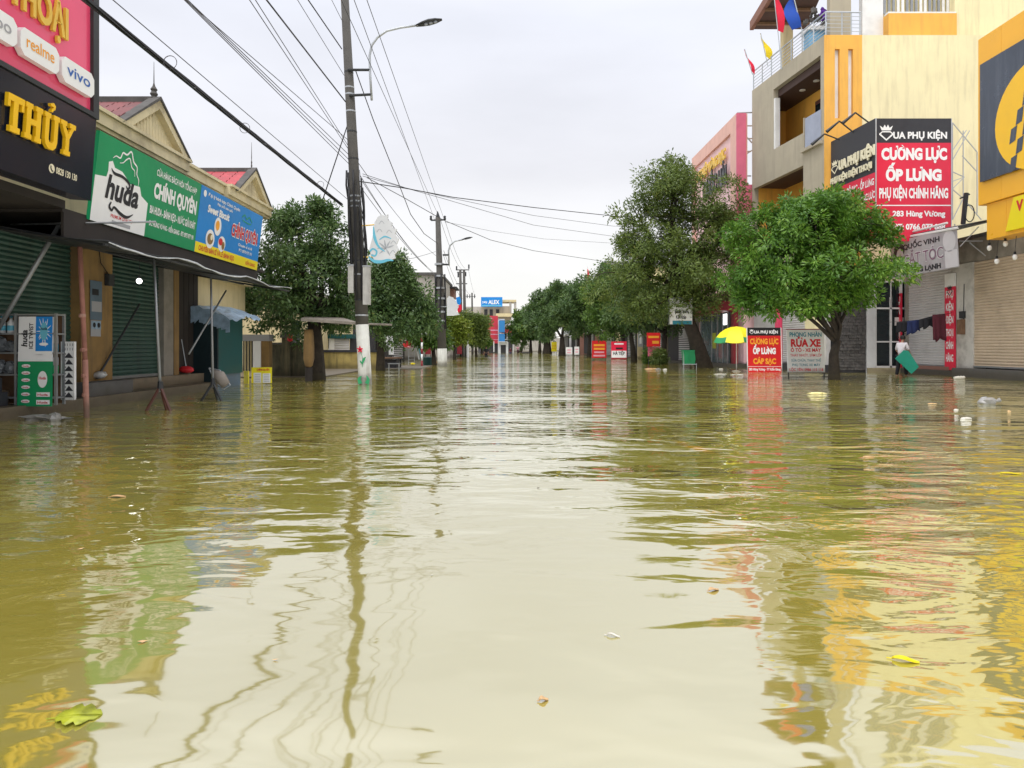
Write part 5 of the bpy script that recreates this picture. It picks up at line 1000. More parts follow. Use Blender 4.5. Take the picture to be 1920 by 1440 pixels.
board('white_stand', 'small white board with pink lettering, right one of a pair by the kerb', 1077, 1086, 650, 666, 83, 'white', ((None, .2, .3, .8, .45, 'ink_pink'), (None, .2, .6, .8, .75, 'ink_pink')))
board('vertical_sign', 'grey upright sign with white letters behind the far trees', 1196, 1206, 595, 650, 56, 'ink_grey', ((None, .3, .1, .7, .9, 'clean_white'),), False)
# far row of shops under the trees
def shophouse(label, x, y0, y1, h, wall, gf='far_dark', awn=None, roof=None, wins=2, name='shophouse', side=1, sh=True):
    t = thing(name, label, 'building', (x+side*3, (y0+y1)/2, 0)); s = side
    xa, xb = (x, x+9*s) if s > 0 else (x-9, x)
    b = MB(); b.box(xa, xb, y0, y1-.05, -.5, h); b.build('wall', M[wall], t)
    xf = x-.03*s; b = MB(); b.box(min(xf, xf-.05*s), max(xf, xf-.05*s), y0+.3, y1-.35, .1, 2.9); b.build('shop_opening', M[gf], t)
    fq = Fr((xf, y0 if s < 0 else y1, 0), Y3 if s < 0 else -Y3, Z3); L_ = y1-y0
    if sh: shutter(fq, L_*.5, L_*.9, .15, 2.8, .14, 'roller_shutter', 'shutter_grey', t).location.x += -.03*s
    if awn:
        b = MB(); b.hexa([V((x-1.7*s, y0+.1, 2.75)), V((x, y0+.1, 3.2)), V((x, y1-.1, 3.2)), V((x-1.7*s, y1-.1, 2.75)), V((x-1.7*s, y0+.1, 2.85)), V((x, y0+.1, 3.3)), V((x, y1-.1, 3.3)), V((x-1.7*s, y1-.1, 2.85))]); b.build('awning', M[awn], t)
    for fl_ in range(int((h-3.3)//2.8)+0):
        for k in range(wins):
            a = L_*(k+.5)/wins; z = 4.2+fl_*2.9
            if z+1.3 > h: continue
            b = MB(); b.fb(fq, a-.55, a+.55, z, z+1.35, .02, .07); w_ = b.build('window', M['white'], t); b = MB(); b.fb(fq, a-.47, a+.47, z+.08, z+1.27, .071, .08); b.build('pane', M['glass_dark'], w_)
    if roof:
        ym = (y0+y1)/2; b = MB(); fe = Fr((xa-.5*s if s > 0 else xb+.5, 0, 0), Y3, Z3); rp = [(y0-.4, h), (y1+.4, h), (ym, h+(y1-y0)*.10)]
        b.add([V((x-.6*s, a, z)) for a, z in rp]+[V((x+9*s, a, z)) for a, z in rp], [(0, 1, 2), (3, 4, 5), (0, 2, 5, 3), (1, 2, 5, 4)]); b.build('roof', M[roof], t)
    return t
shophouse('dim shophouse with grey awning behind the tall tree', 12.2, 46.6, 54, 6.5, 'far_grey', awn='dark_red'); shophouse('grey walled shophouse with white awning under the tree row', 12.0, 54.2, 63, 6.0, 'beige', awn='white'); shophouse('cream shophouse with pale awning under the tree row', 11.6, 63.2, 73, 5.5, 'cream', awn='far_grey')
shophouse('yellow house with sloping dark roof rising above the tree row', 11.6, 76, 90, 9.6, 'wall_yellow', awn='far_white', roof='verge', wins=3); shophouse('low brown house with small roof at the end of the tree row', 11.2, 91, 104, 9.0, 'far_brown', awn='far_white', roof='verge')
shophouse('orange topped house beyond the tree row', 10.8, 106, 120, 10.3, 'far_brown', awn='far_grey'); shophouse('pale distant shophouse at the end of the row', 10.5, 121, 140, 7.0, 'far_white', awn='far_grey')
b = MB(); q = at(1102, 520, 74); tf = thing('roof_flag', 'small red flag above the far tree crowns', 'flag', q); b.tube([at(1104, 530, 74), at(1101, 500, 74)], .03, 4); b.build('flagpole', M['white'], tf); b = MB(); b.quad(at(1101, 502, 74), at(1101, 522, 74), at(1106, 524, 73.8), at(1104, 508, 73.9)); b.build('cloth', M['flag_red'], tf)

# ------------------------------------------------------------------ trees
def lob(px, py, rx, ry, Y, dy=0, ryy=None):
    k = Y/F; p = at(px, py, Y); return (p.x, Y+dy, p.z, rx*k, (ryy if ryy else rx*k*.9), ry*k)
# low glossy tree on the right
Y = 23.6; tree('low spreading bright green tree with forked dark trunk behind the car wash sign', at(1565, 712, Y), [at(1565, 712, Y), at(1563, 665, Y), at(1570, 638, Y)], .18,
    [lob(1440, 480, 72, 62, Y), lob(1520, 425, 95, 58, Y, -.3), lob(1602, 425, 76, 50, Y, .2), lob(1565, 512, 100, 56, Y, -.5), lob(1480, 532, 85, 46, Y, .3), lob(1610, 530, 38, 44, Y, .2), lob(1540, 398, 74, 42, Y, .6), lob(1440, 553, 62, 28, Y, .1), lob(1525, 562, 66, 26, Y, -.2), lob(1640, 430, 42, 34, Y, .5), lob(1420, 522, 48, 46, Y, .5)], 1050, 48, .175, .058, 11, M['leaf_b'], xmax=xy(1698, 23.6), clr=.25, droop=.5, twigs=90)
# tall small leaved tree
Y = 36.6; tree('tall airy olive tree with a thick leaning trunk beside the green bin', at(1325, 690, Y), [at(1325, 690, Y), at(1302, 630, Y), at(1285, 585, Y), at(1272, 540, Y)], .40,
    [lob(1270, 370, 78, 62, Y), lob(1215, 430, 72, 62, Y, .5), lob(1320, 430, 75, 70, Y, -.4), lob(1190, 510, 62, 62, Y, .3), lob(1265, 500, 80, 62, Y, -.7), lob(1340, 500, 62, 62, Y, .6), lob(1235, 570, 72, 40, Y), lob(1325, 565, 45, 40, Y), lob(1385, 430, 40, 55, Y, 1), lob(1245, 345, 40, 32, Y)], 1400, 38, .19, .066, 12, M['leaf_c'], clr=.32, twigs=120, fill=.36)
GR = 'street trees along the right pavement'
def rtree(label, px, pb, Y, lobs, n, seed, mk, lean=0, r=.22, ll=.22, np_=34, bark='bark'):
    b_ = at(px, pb, Y); fk = at(px+lean, pb-(2.2*F/Y), Y); tree(label, b_, [b_, b_.lerp(fk, .5), fk], r, [lob(*l[:4], Y, *(l[4:])) for l in lobs], n, np_, ll, ll*.38, seed, M[mk], bark, GR, clr=.4, twigs=40)
rtree('street tree filling the row behind the crimson sign', 1172, 674, 66, [(1165, 550, 36, 36), (1145, 580, 32, 34), (1180, 600, 30, 28)], 420, 28, 'leaf_d', -4, ll=.30)
rtree('street tree set back between the red text board and white boards', 1084, 666, 97, [(1085, 560, 26, 30), (1068, 585, 24, 26), (1100, 590, 26, 26)], 380, 29, 'leaf_d', 0, .26, .40)
rtree('pale green tree right before the slim leaning tree', 1012, 660, 122, [(1010, 590, 24, 22), (1028, 605, 20, 20), (996, 608, 20, 18)], 360, 30, 'leaf_d', 0, .28, .45)
rtree('dark leaved street tree right behind the tall airy one', 1242, 681, 47, [(1225, 560, 60, 42), (1180, 590, 42, 34), (1255, 600, 40, 28)], 420, 21, 'leaf_a', 6, ll=.24)
rtree('bright green street tree with a thin dark trunk near the crimson sign', 1190, 677, 52, [(1150, 545, 42, 40), (1185, 575, 45, 42), (1135, 585, 42, 38)], 480, 22, 'leaf_d', -8, ll=.26)
rtree('street tree behind the red text board', 1104, 669, 73, [(1095, 545, 36, 36), (1120, 575, 36, 34), (1075, 585, 34, 36), (1105, 605, 40, 26)], 480, 23, 'leaf_a', 2, ll=.32)
rtree('thick trunked street tree between the yellow board and white boards', 1054, 667, 86, [(1050, 560, 34, 32), (1070, 590, 32, 30), (1030, 595, 30, 32)], 420, 24, 'leaf_a', 0, .42, .36)
rtree('dark thick trunked street tree left of the yellow board', 1026, 663, 110, [(1025, 570, 26, 26), (1040, 600, 26, 24), (1008, 600, 28, 26), (1020, 615, 30, 20)], 420, 25, 'leaf_a', 0, .7, .42)
rtree('last dusky green street tree before the far crossing', 995, 660, 128, [(990, 600, 28, 20), (1008, 615, 26, 20), (972, 615, 20, 20), (985, 630, 22, 16)], 380, 26, 'leaf_d', 0, .3, .45)
rtree('slim leaning street tree at the end of the row', 975, 659, 140, [(976, 618, 20, 18), (965, 628, 14, 14)], 220, 27, 'leaf_a', 8, .3, .45)
GR = 'street trees along the left pavement'
Y = 23.6; tree('large dark green tree behind the concrete pole beside the blue sign', at(592, 712, Y), [at(592, 712, Y), at(592, 650, Y), at(588, 590, Y)], .30,
    [lob(560, 440, 70, 52, Y), lob(620, 450, 48, 58, Y, .4), lob(510, 500, 58, 52, Y, .3), lob(580, 520, 80, 60, Y, -.5), lob(640, 540, 40, 62, Y), lob(500, 570, 55, 42, Y, .6), lob(560, 590, 70, 38, Y, .2), lob(630, 600, 45, 32, Y, .5), lob(600, 400, 30, 22, Y), lob(470, 560, 30, 30, Y, .4), lob(535, 415, 36, 26, Y, .2)], 820, 34, .16, .058, 31, M['leaf_a'], group=GR, clr=.25, droop=.45, twigs=80)
Y = 32.5; tree('dark round tree behind the concrete pole near the triangular road sign', at(713, 695, Y), [at(713, 695, Y), at(714, 650, Y), at(716, 620, Y)], .20,
    [lob(725, 540, 48, 46, Y), lob(760, 570, 42, 46, Y, .4), lob(710, 590, 42, 42, Y, -.4), lob(770, 610, 36, 30, Y), lob(735, 505, 30, 24, Y), lob(700, 520, 25, 30, Y), lob(790, 590, 24, 34, Y, .3)], 560, 34, .19, .07, 32, M['leaf_a'], group=GR, clr=.3, droop=.5, twigs=50)
Y = 42; tree('smaller yellowish green tree right of the triangular road sign', at(815, 683, Y), [at(815, 683, Y), at(812, 655, Y)], .15, [lob(800, 610, 26, 26, Y), lob(785, 625, 26, 24, Y), lob(815, 625, 20, 26, Y), lob(795, 590, 26, 26, Y)], 330, 36, .24, .09, 33, M['leaf_d'], group=GR, clr=.35)
Y = 58; tree('yellow green bushy tree beyond the concrete poles', at(852, 672, Y), [at(852, 672, Y), at(852, 645, Y)], .14, [lob(855, 620, 22, 24, Y), lob(846, 605, 16, 18, Y), lob(862, 632, 16, 14, Y)], 300, 32, .26, .10, 34, M['leaf_e'], group=GR, clr=.4)
Y = 95; tree('small dark tree left of the grey far building', at(872, 664, Y), [at(872, 664, Y), at(872, 648, Y)], .16, [lob(872, 628, 14, 16, Y), lob(864, 618, 12, 14, Y), lob(880, 616, 12, 14, Y)], 260, 30, .36, .13, 37, M['leaf_a'], group=GR, clr=.5)
Y = 105; tree('round mid green tree before the red hoarding', at(903, 663, Y), [at(903, 663, Y), at(903, 650, Y)], .16, [lob(903, 632, 11, 14, Y), lob(897, 620, 10, 12, Y), lob(910, 640, 8, 8, Y)], 240, 30, .38, .14, 38, M['leaf_d'], group=GR, clr=.5)
Y = 78; tree('dull olive tree in front of the grey far building', at(893, 667, Y), [at(893, 667, Y), at(892, 648, Y)], .16, [lob(888, 625, 18, 20, Y), lob(900, 605, 16, 16, Y), lob(880, 605, 14, 24, Y), lob(898, 632, 14, 12, Y)], 300, 32, .32, .12, 35, M['leaf_c'], group=GR, clr=.5)
# potted shrubs by the right kerb
for label, px, pb, w_, h_, Y, mk, sd in (('leafy green shrub growing in the water near the dark red sign', 1218, 683, 9, 14, 45, 'leaf_d', 41), ('reddish brown shrub beside the green leafy one', 1236, 686, 12, 16, 43, 'leaf_c', 42)):
    p = at(px, pb, Y); t = thing('shrub', label, 'shrub', p); leaf_cloud('foliage', [lob(px, pb-h_, w_, h_, Y)], 60, 26, .16, .05, sd, M[mk], t, .25); b = MB(); b.tube([p-Z3*.3, p+Z3*.5], .04, 5); b.build('stem', M['bark'], t)

# ------------------------------------------------------------------ utility poles and lamps
P1 = at(685, 720, 20.9); P1.z = 0; P1T = at(645, -30, 20.9)
p1 = lambda z: P1.lerp(P1T, z/P1T.z)
t = thing('concrete_pole', 'tall leaning concrete utility pole hung with cables, painted white at its foot', 'utility pole', P1)
b = MB(); b.tube([p1(-.6), p1(0), p1(1.75)], [.20, .195, .19], 14); b.build('painted_foot', M['pole_white'], t, True); b = MB(); b.tube([p1(1.75), p1(6), p1(P1T.z)], [.189, .155, .115], 14); b.build('shaft', M['pole'], t, True)
b = MB()
rg = random.Random(5)
for i in range(9):
    a = 2*math.pi*i/9; b.tube([p1(z)+V(((.20+rg.uniform(0, .06))*math.cos(a+.1*z), (.20+rg.uniform(0, .06))*math.sin(a+.1*z), 0)) for z in np.linspace(2.4+rg.uniform(0, .5), 5.2+rg.uniform(-.3, 1.3), 9)], .03, 5)
b.build('cable_bundle', M['cable'], t, True, 'stuff')
for z, mk in ((2.0, 'galv'), (2.45, 'steel_dark'), (3.2, 'galv'), (3.6, 'steel_dark'), (5.2, 'galv'), (5.35, 'galv'), (5.5, 'galv'), (6.6, 'steel_dark'), (7.4, 'steel_dark'), (8.0, 'galv'), (8.5, 'galv'), (8.7, 'galv'), (9.15, 'steel_dark')):
    b = MB(); b.lathe(p1(z), [(0, .21-.008*z), (.045, .21-.008*z)], 12); b.build('steel_band', M[mk], t)
for (px, pt, pb, w_, dy) in ((661, 500, 550, .16, -.1), (690, 502, 572, .20, -.12)):
    q = at(px, pb, 20.9); b = MB(); b.box(q.x-w_/2, q.x+w_/2, 20.75+dy, 20.95+dy, q.z, zy(pt, 20.9)); bx_ = b.build('junction_box', M['box_grey'], t); b = MB(); b.box(q.x-w_/2-.01, q.x+w_/2+.01, 20.74+dy, 20.96+dy, zy(pt, 20.9), zy(pt, 20.9)+.04); b.build('lid', M['galv'], bx_)
fpn = Fr(p1(0)+V((0, -.20, 0)), X3, (P1T-P1)); b = MB()
for i in range(5): a = 2*math.pi*i/5+.3; stroke(b, fpn, [(-.06, 1.02), (-.06+.09*math.cos(a), 1.02+.10*math.sin(a))], [.02, .05, .015], .012)
b.build('flower_painting', M['flag_red'], t); b = MB(); stroke(b, fpn, [(-.02, .58), (.03, .72), (.10, .80)], [.01, .08, .01], .012); stroke(b, fpn, [(-.02, .60), (-.08, .70)], [.01, .05, .01], .012); stroke(b, fpn, [(-.10, .02), (-.13, .16), (-.05, .24)], [.12, .09, .01], .012); stroke(b, fpn, [(.08, .02), (.13, .14), (.09, .26)], [.12, .09, .01], .012); stroke(b, fpn, [(-.04, .95), (0, .75), (-.02, .5)], .012, .011); b.build('leaf_painting', M['ink_green'], t)
def street_lamp(label, pts_px, Y, arms, r, loc, head):
    t = thing('street_lamp', label, 'street lamp', loc); b = MB(); b.tube([at(px, py, Y) for px, py in pts_px], r, 7); b.build('lamp_arm', M['galv'], t, True)
    for a, c_ in arms: b = MB(); b.tube([at(*a, Y), at(*c_, Y)], r*1.1, 6); b.build('bracket', M['steel_dark'], t)
    h0, h1 = at(*head[0], Y), at(*head[1], Y); d_ = h1-h0; b = MB(); n_ = V((0, 1, 0)); up = d_.normalized().cross(n_); up = up if up.z > 0 else -up
    wds = (.05, .12, .16, .14, .05); hts = (.03, .055, .065, .05, .02); vs = []
    for i in range(5):
        p = h0+d_*(i/4); vs += [p-n_*wds[i]*1.1, p-n_*wds[i]*.8+up*hts[i], p+n_*wds[i]*.8+up*hts[i], p+n_*wds[i]*1.1]
    b.add(vs, [(i*4+j, i*4+(j+1) % 4, (i+1)*4+(j+1) % 4, (i+1)*4+j) for i in range(4) for j in range(4)]+[(3, 2, 1, 0), (16, 17, 18, 19)]); hd = b.build('lamp_head', M['steel_dark'], t, True)
    for i in range(3): p = h0+d_*(.38+.18*i)-up*.005; b = MB(); b.lathe(p, [(-.03, .055), (.0, .06)], 8, 0, up); b.build('led_lens', M['glass_blue'], hd)
street_lamp('curved street lamp on a bracket at the top of the tall leaning pole', [(697, 188), (694, 140), (693, 105), (697, 85), (708, 70), (725, 58), (750, 52), (784, 47)], 20.75, (((652, 131), (694, 131)), ((655, 179), (697, 177))), .035, at(697, 188, 20.75), ((780, 49), (829, 37)))
Y = 39.6; P2 = at(830, 687, Y); P2.z = 0; P2T = at(821, 408, Y)
t = thing('concrete_pole', 'second concrete utility pole with crossarm beyond the triangular sign', 'utility pole', P2)
b = MB(); b.tube([P2-Z3*.5, P2.lerp(P2T, .12)], .27, 12); b.build('painted_foot', M['pole_white'], t, True); b = MB(); b.tube([P2.lerp(P2T, .12), P2.lerp(P2T, .5), P2T], [.25, .20, .14], 12); b.build('shaft', M['pole'], t, True); b = MB(); b.tube([P2T, at(820.5, 396, Y)], [.13, .02], 8); b.build('spike', M['steel_dark'], t)
b = MB(); b.tube([at(808, 413, Y), at(834, 412, Y)], .05, 5); b.build('crossarm', M['steel_dark'], t)
for px in (808, 834): b = MB(); b.lathe(at(px, 413, Y), [(0, .05), (.08, .08), (.14, .05), (.2, .08), (.26, .03)], 8); b.build('insulator', M['steel_dark'], t)
b = MB(); [b.tube([P2.lerp(P2T, s)+V((.28*math.cos(i*1.3+s*2), .28*math.sin(i*1.3+s*2), 0)) for s in np.linspace(.25, .62, 8)], .05, 5) for i in range(7)]; b.build('cable_bundle', M['cable'], t, True, 'stuff')
for s in (.3, .36, .45, .52, .6, .68): b = MB(); b.lathe(P2.lerp(P2T, s), [(0, .27), (.10, .27)], 10); b.build('steel_band', M['galv'], t)
street_lamp('smaller curved street lamp on the second concrete pole', [(842, 498), (841, 470), (844, 460), (853, 452), (868, 449)], Y-.2, (((830, 478), (842, 478)), ((830, 496), (842, 496))), .045, at(842, 498, Y), ((866, 450), (886, 445)))
Y = 80; t = thing('twin_pole', 'twin concrete pole with crossarms and insulators further up the street', 'utility pole', at(867, 668, Y))
for px in (864, 871): b = MB(); q = at(px+1.5, 668, Y); q.z = -.5; b.tube([q, at(px-1, 506, Y)], [.2, .14], 8); b.build('shaft', M['pole'], t, True)
for py, x0, x1 in ((506, 856, 880), (511, 857, 873), (532, 855, 876)): b = MB(); b.tube([at(x0, py, Y), at(x1, py, Y)], .07, 4); b.build('crossarm', M['steel_dark'], t)
for px, py in ((856, 503), (879, 500), (859, 516), (873, 514)): b = MB(); b.tube([at(px, py-4, Y), at(px, py+4, Y)], .09, 5); b.build('insulator', M['steel_dark'], t)
b = MB(); b.tube([at(866, 600, Y), at(868, 640, Y)], .3, 6); b.build('cable_bundle', M['cable'], t)
Y = 110; t = thing('thin_pole', 'thin distant pole with small crossarm before the grey building', 'utility pole', at(885, 660, Y)); b = MB(); b.tube([at(886, 664, Y), at(885, 549, Y)], [.2, .12], 6); b.build('shaft', M['pole'], t); b = MB(); b.tube([at(872, 556, Y), at(892, 556, Y)], .05, 4); b.build('crossarm', M['steel_dark'], t); 
for px in (872, 876, 881, 890): b = MB(); b.tube([at(px, 559, Y), at(px, 552, Y)], .08, 5); b.build('insulator', M['steel_dark'], t)
# decorative lotus panels hung on the poles
def lotus(label, Y, pts, mk, rim):
    c_ = at(*pts[0], Y); f = Fr((0, Y, 0), X3, Z3); P = [(at(x, y, Y).x, at(x, y, Y).z) for x, y in pts]; t = thing('lotus_panel', label, 'decoration', c_)
    b = MB(); b.prism(f, P[::-1], -.05, .05); b.build('panel', M[mk], t); return t, f
pts = [(700, 440), (703, 418), (708, 408), (715, 403), (722, 405), (728, 402), (727, 412), (736, 418), (734, 426), (744, 430), (741, 440), (748, 448), (744, 458), (748, 468), (740, 478), (742, 484), (732, 488), (726, 487), (716, 490), (704, 490), (697, 480), (693, 468)]
t, f = lotus('white lotus cut-out panel with turquoise wave rim on the tall leaning pole', 20.85, pts, 'far_white', None); A = lambda x, y: (at(x, y, 20.85).x, at(x, y, 20.85).z)
b = MB(); stroke(b, f, [A(701, 425), A(703, 445), A(710, 462), A(722, 472)], [.02, .09, .06, .02], .055); stroke(b, f, [A(712, 450), A(722, 444), A(734, 448)], [.02, .05, .02], .055); stroke(b, f, [A(694, 472), A(700, 467), A(707, 472), A(704, 480), A(697, 478)], .05, .056); stroke(b, f, [A(692, 482), A(702, 490), A(716, 491), A(728, 488), A(738, 489)], [.05, .10, .08, .03], .056); b.build('wave_rim', M['ink_sky'], t)
b = MB()
for a in (60, 100, 140, 20, 180, 220, 300): stroke(b, f, [A(724, 466), A(724+16*math.cos(R(a)), 466-16*math.sin(R(a)))], [.012, .05, .008], .053)
for x, y in ((716, 415), (730, 432), (738, 452), (737, 470), (712, 430)): stroke(b, f, [A(x-5, y+6), A(x, y), A(x+5, y+5)], .018, .053)
b.build('petal_line', M['galv'], t); b = MB(); b.tube([at(672, 424, 20.85), at(706, 421, 20.85)], .02, 5); b.tube([at(676, 482, 20.85), at(700, 482, 20.85)], .02, 5); b.build('bracket', M['gold'], t)
pts = [(838, 560), (842, 555), (850, 558), (856, 566), (860, 575), (856, 584), (862, 590), (850, 592), (838, 592)]; t, f = lotus('plain white lotus panel on the second concrete pole', 39.4, pts, 'far_white', None); b = MB(); b.tube([at(826, 575, 39.4), at(839, 575, 39.4)], .03, 4); b.build('bracket', M['galv'], t)
Y = 78; pts = [(855, 558), (862, 556), (865, 565), (862, 572), (857, 570)]; t, f = lotus('blue and red lotus panel on the twin pole', Y, pts, 'blue_sign', None); b = MB(); b.prism(f, [(at(x, y, Y).x, at(x, y, Y).z) for x, y in ((857, 573), (865, 571), (866, 580), (862, 588), (858, 584))][::-1], -.05, .06); b.build('red_lobe', M['flag_red'], t)
Y = 100; pts = [(874, 600), (880, 598), (885, 604), (884, 617), (876, 614)]; lotus('small white lotus panel on the thin distant pole', Y, pts, 'far_white', None)

# ------------------------------------------------------------------ overhead wires
def wire(label, pts, r=.009, group=None, mk='wire', sag=0, n=4, name='overhead_wire'):
    if len(pts) == 2 and sag:
        a, c_ = V(pts[0]), V(pts[1]); pts = [a.lerp(c_, i/14)-Z3*sag*4*(i/14)*(1-i/14) for i in range(15)]
    b = MB(); b.tube(pts, r, n); return tag(b.build(name, M[mk], smooth=True), label, 'wire', group)
def back(px, py, z=None, Y=None, ext=1.6, to=None):
    """the far end of a wire leaving the picture over the camera: through pixel (px,py) at height z, carried on past the frame"""
    Y = Y or (z-H)*F/(HY-py); q = at(px, py, Y); return q+(q-to)*ext
def over(label, px0, py0, px1, py1=0, r=.009, Y0=20.9, g='wires from the leaning pole over the street', mk='wire', sag=.0, dz=0):
    a = at(px0, py0, Y0); z = a.z+dz; return wire(label, [a, back(px1, py1, z, to=a)], r, g, mk, sag)
fan = 'thin overhead wire from the leaning pole out of the top of the picture'
a = at(641, 384, 20.85); e_ = back(175, 0, a.z+.1, to=a)
bnd = thing('cable_bundle', 'thick bundle of black cables sagging from the leaning pole over the shop roofs', 'cable', a)
rg = random.Random(2); N_ = 60; b = MB()
for k in range(6):
    b.tube([a.lerp(e_, i/N_)+V((.022*math.cos(k*1.05+i*.35), 0, .028*math.sin(k*1.05+i*.35)))*(1+.3*rg.random())-Z3*.25*4*(i/N_)*(1-i/N_)*.3 for i in range(N_+1)], .014, 4)
b.build('cable', M['cable'], bnd, kind='stuff')
a2 = at(652, 374, 20.85); e2 = back(212, 0, a2.z+.1, to=a2); wire('thin messenger wire running above the thick cable bundle', [a2, e2], .007)
wire('thin wire hanging just below the thick cable bundle', [at(600, 352, 19.5), back(165, 8, a.z+.0, to=at(600, 352, 19.5))], .008)
for i, (px, py, d_) in enumerate(((319, 120, 'nearest the shop gable'), (459, 243, 'middle one'), (601, 349, 'next to the leaning pole'))):
    Y = (a.z-H)*F/(HY-py+5); q = at(px, py-3, Y); rr = (25-7*i*.9)/2*Y/F*1.0; bq = MB(); bq.tube([q+V((rr*math.cos(x), 0, rr*math.sin(x))) for x in np.linspace(0, 2*math.pi, 21)], .006, 4); tag(bq.build('cable_loop', M['wire']), f'thin wire hanger ring around the cable bundle, {d_}', 'ring', 'hanger rings on the cable bundle')
for i, (x1, x0, y0) in enumerate(((346, 655, 308), (349, 655, 300), (352, 656, 292), (348, 652, 262))): over('thin wire of the bunch over the shop gables, '+('lowest', 'second lowest', 'second highest', 'highest')[i]+' at the leaning pole', x0, y0, x1, 0, .0085)
for x1, y0 in ((468, 278), (479, 272)): over('thin wire of the close pair between the left bunch and the thick cable, '+('left' if x1 < 470 else 'right')+' one', 652, y0, x1, 0, .008)
over('thick black cable meeting the leaning pole just below its lamp bracket', 648, 191, 500, 0, .018, mk='cable'); over('thin wire between the two thick black cables above the leaning pole bracket', 645, 141, 558, 0, .008); over('thick black cable clamped to the leaning pole above its lamp bracket', 641, 92, 578, 0, .016, mk='cable'); over('thin wire closest to the top of the leaning pole', 642, 40, 622, 0, .008)
# to the second pole and along the street
far_g = 'wires along the street between the poles'; fl = 'thin wire along the street passing the second concrete pole'
for (xt, yt, x1, d_) in ((815, 412, 664, 'left insulator'), (833, 412, 688, 'right insulator'), (822, 404, 640, 'spike')): a = at(xt, yt, 39.6); wire('thin wire coming over the street to the '+d_+' of the second pole', [a, back(x1, 0, a.z+.4, to=a, ext=.8)], .009, far_g)
wire('dark cable sagging from the lamp bracket to the second concrete pole', [at(666, 130, 20.8), at(700, 225, 23), at(740, 325, 26.5), at(770, 402, 30), at(795, 438, 34), at(820, 456, 39.5)], .016, None, 'cable')
wire('short thin cable from the lotus panel to the second pole', [at(748, 487, 20.9), at(775, 484, 26), at(800, 477, 33), at(822, 470, 39.5)], .01)
for (x0, y0, x1, y1, d_) in ((676, 335, 812, 510, 'second lowest'), (672, 345, 822, 520, 'lowest'), (668, 300, 818, 480, 'highest'), (676, 330, 800, 500, 'second highest')): wire('thin wire sagging from the leaning pole to the second pole, '+d_+' of four', [at(x0, y0, 20.9), at(x1, y1, 39.5)], .009, far_g, sag=.25)
for (x0, y0, x1, y1, d_) in ((826, 412, 866, 505, 'upper left'), (834, 412, 872, 503, 'upper right'), (832, 480, 868, 560, 'lowest'), (832, 470, 870, 545, 'second lowest')): wire('thin wire between the second pole and the twin pole, '+d_+' one', [at(x0, y0, 39.6), at(x1, y1, 80)], .012, far_g, sag=.5)
for (x0, y0, x1, y1) in ((858, 507, 880, 552), (878, 503, 890, 552)): wire('thin wire between the twin pole and the thin distant pole, '+('left' if x0 < 870 else 'right')+' one', [at(x0, y0, 80), at(x1, y1, 110)], .014, far_g, sag=.4)
cg = 'wires crossing the street to the right'
wire('dark twisted cable crossing the street from the leaning pole to the beige building', [at(674, 340, 20.8), at(760, 353, 22.5), at(850, 370, 24.5), at(1000, 389, 28), at(1150, 405, 32), at(1412, 414, 36.6)], .018, None, 'cable')
wire('thin wire crossing the street just above the dark twisted cable', [at(680, 326, 20.8), at(760, 352, 22.6), at(830, 368, 24.3), at(1000, 404, 28.5), at(1150, 424, 33), at(1400, 432, 36.8)], .009, cg)
wire('middle wire of those crossing the street to the tall airy tree', [at(680, 330, 20.8), at(830, 372, 24.3), at(1000, 422, 28.5), at(1150, 443, 33), at(1390, 455, 36.8)], .009, cg)
wire('lowest wire curving across the street from the leaning pole to the tree row', [at(688, 333, 20.8), at(760, 372, 22.6), at(830, 412, 24.3), at(920, 450, 27), at(1000, 470, 29.5), at(1150, 493, 36), at(1300, 500, 44)], .011, cg)
wire('faint wire crossing behind the second pole towards the tree row', [at(834, 416, 39.6), at(920, 433, 42), at(1020, 448, 45), at(1150, 456, 47), at(1300, 455, 50)], .009, cg)
wire('dark stay wire slanting down from the leaning pole into the tree', [at(651, 236, 20.9), at(606, 372, 21.5)], .018, None, 'cable')
b = MB(); rg = random.Random(8); tz = thing('loose_cable', 'tangle of loose cables hanging on the leaning pole below the wires', 'cable', at(672, 340, 20.7))
for i in range(7):
    x0 = 664+rg.uniform(-4, 10); b.tube([at(x0, 330+rg.uniform(-20, 20), 20.68), at(x0+rg.uniform(2, 10), 380, 20.62), at(x0+rg.uniform(-2, 10), 430, 20.62), at(x0+rg.uniform(0, 6)+3, 480+rg.uniform(0, 30), 20.66)], .010, 4)
b.build('strand', M['cable'], tz, kind='stuff')

# ------------------------------------------------------------------ left street clutter
Y = 39.8; q = at(791, 690, Y); t = thing('warning_sign', 'triangular road sign seen from behind on a red and white striped post', 'road sign', (q.x, q.y, 0)); f = Fr((0, Y, 0), X3, Z3)
b = MB(); c_ = [(at(x, y, Y).x, at(x, y, Y).z) for x, y in ((779, 629), (803, 629), (791, 608))]; b.prism(f, c_, -.01, .01); b.build('plate', M['galv'], t)
for i, (y0, y1) in enumerate(((612, 630), (630, 642), (642, 654), (654, 664), (664, 676), (676, 698))): b = MB(); b.tube([at(791, y0, Y), at(791, y1, Y)], .055, 8); b.build('post_band', M['dark_red' if i % 2 else 'clean_white'], t, True)
board('standing_board', 'grey white panel standing under the dark round tree, wider one', 719, 728, 630, 647, 41, 'far_white', (), True); board('standing_board', 'grey white panel standing under the dark round tree, taller one', 729, 738, 630, 665, 41.5, 'far_white', (), True)
t = thing('stall_table', 'dark wooden stall table under the dark round tree', 'table', at(730, 690, 36)); f = Fr(at(694, 693, 36), X3, Z3)
b = MB(); b.fb(f, 0, 1.5, .55, .62, -.8, 0); b.build('table_top', M['wood'], t)
